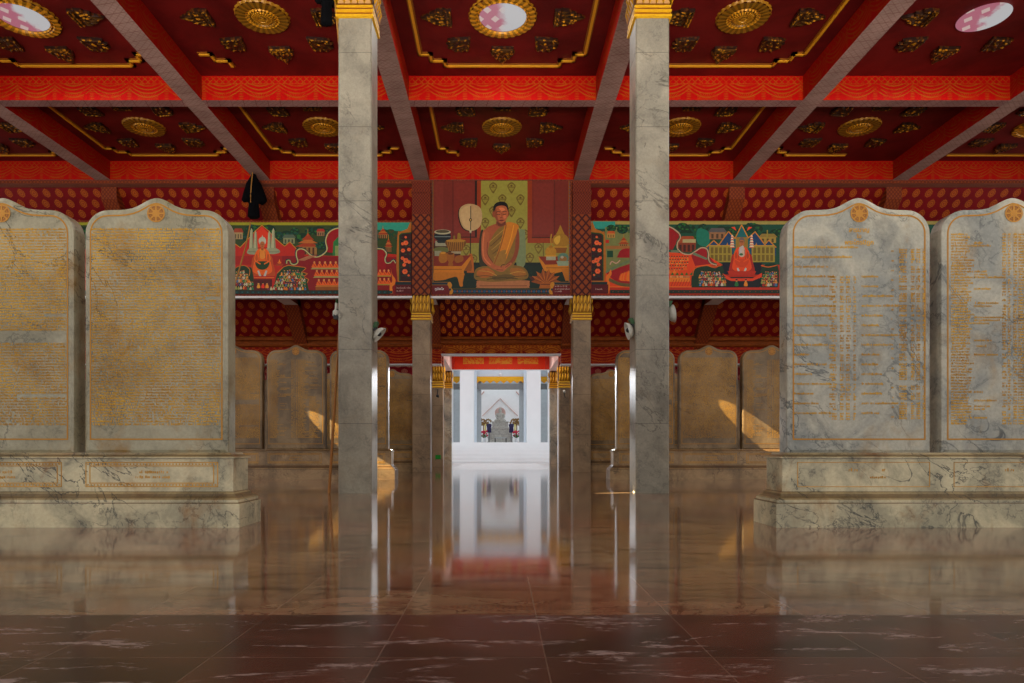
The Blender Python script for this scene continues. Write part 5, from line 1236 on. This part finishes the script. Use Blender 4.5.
b = MB(); b.box(-.32, .32, -.16, .16, .24, .28); b.build('table_top', M['outside_grey'], t)
for sx in (-1, 1):
    for sy in (-1, 1): b = MB(); b.box(sx * .29 - .025, sx * .29 + .025, sy * .13 - .02, sy * .13 + .02, 0, .24); b.build('leg', M['lamp_black'], t)

# ------------------------------------------------------------------ light
w = bpy.data.worlds.new('sky'); SC.world = w; w.use_nodes = True
bg = w.node_tree.nodes['Background']; bg.inputs[0].default_value = (0.95, 0.975, 1.0, 1); bg.inputs[1].default_value = 2.0
def area(name, loc, rot, sx, sy, power, col=(1, 1, 1), spread=180):
    l = bpy.data.lights.new(name, 'AREA'); l.shape = 'RECTANGLE'; l.size = sx; l.size_y = sy; l.energy = power; l.color = col; l.spread = radians(spread)
    o = bpy.data.objects.new(name, l); COL.objects.link(o); o.location = loc; o.rotation_euler = tuple(radians(a) for a in rot); return o
area('entrance_daylight', (0, -6.2, 3.2), (96, 0, 0), 22, 5.5, 120, (1.0, 0.96, 0.90))
area('ceiling_fill', (0, -3.5, 0.9), (120, 0, 0), 18, 1.5, 520, (1.0, 0.93, 0.84), 50)  # unseen fill added behind the camera, aimed up at the ceiling
for yy in (3.59, 11.59):  # fill: near row added out of view, far row sits at the skylights
    for xx in (-8.16, 0.0, 8.16):
        o = area('skylight_fill', (xx, yy, ZP - 0.06), (0, 0, 0), 0.7, 0.7, 110, (1.0, 0.97, 0.92), 170); o.data.shape = 'DISK'
def spot(name, loc, target, power, deg, blend=0.05, col=(1, 0.82, 0.5), r=0.01):
    l = bpy.data.lights.new(name, 'SPOT'); l.energy = power; l.spot_size = radians(deg); l.spot_blend = blend; l.color = col; l.shadow_soft_size = r
    o = bpy.data.objects.new(name, l); COL.objects.link(o); o.location = loc
    import mathutils
    d = mathutils.Vector(target) - mathutils.Vector(loc); o.rotation_euler = d.to_track_quat('-Z', 'Y').to_euler(); return o
spot('sunbeam', (-2.6, 12.0, 6.9), (5.35, 13.53, 0.72), 30000, 2.6)
spot('sunbeam', (-10.2, 12.05, 6.2), (-3.05, 13.53, 0.72), 30000, 2.3)
spot('sunbeam', (-5.0, 7.5, 2.0), (1.55, 9.44, 0.0), 70000, 1.5)
spot('sunbeam', (-9.4, 12.1, 5.6), (-2.30, 13.42, 0.12), 30000, 2.4)
for s in (-1, 1):
    spot('doorway_light', (s * 1.4, 25.9, 4.19), (-s * 1.83, 9.65, 0.42), 11000, 2.7, 0.5, (0.93, 0.96, 1.0), 0.1)
    spot('doorway_light', (s * 1.4, 25.9, 4.19), (-s * 1.83, 9.65, 1.45), 7000, 3.0, 1.0, (0.93, 0.96, 1.0), 0.1)
    spot('doorway_light', (s * 1.4, 25.9, 4.19), (-s * 2.27, 13.6, 1.25), 12000, 9, 0.5, (0.93, 0.96, 1.0), 0.1)
area('porch_fill', (0, 24.6, 4.2), (0, 0, 0), 3.0, 0.3, 55, (1.0, 0.97, 0.93), 175)  # both added as hidden fill under the porch ceiling, no fixture there
area('porch_fill', (0, 21.75, 4.2), (0, 0, 0), 3.0, 0.3, 85, (1.0, 0.97, 0.93), 175)

# ------------------------------------------------------------------ camera
cam = bpy.data.cameras.new('camera'); co = bpy.data.objects.new('camera', cam); COL.objects.link(co); SC.camera = co
co.location = (EYE_X, 0, EYE_Z); co.rotation_euler = (pi / 2, 0, 0)
cam.sensor_fit = 'HORIZONTAL'; cam.sensor_width = 36; cam.lens = 36 * FPX / 1024
cam.shift_x = (512 - VX) / 1024; cam.shift_y = (VY - 341.5) / 1024
cam.clip_start = 0.05; cam.clip_end = 300
SC.view_settings.view_transform = 'Standard'; SC.view_settings.look = 'None'; SC.view_settings.exposure = -0.42
SC.cycles.max_bounces = 6; SC.cycles.sample_clamp_indirect = 4
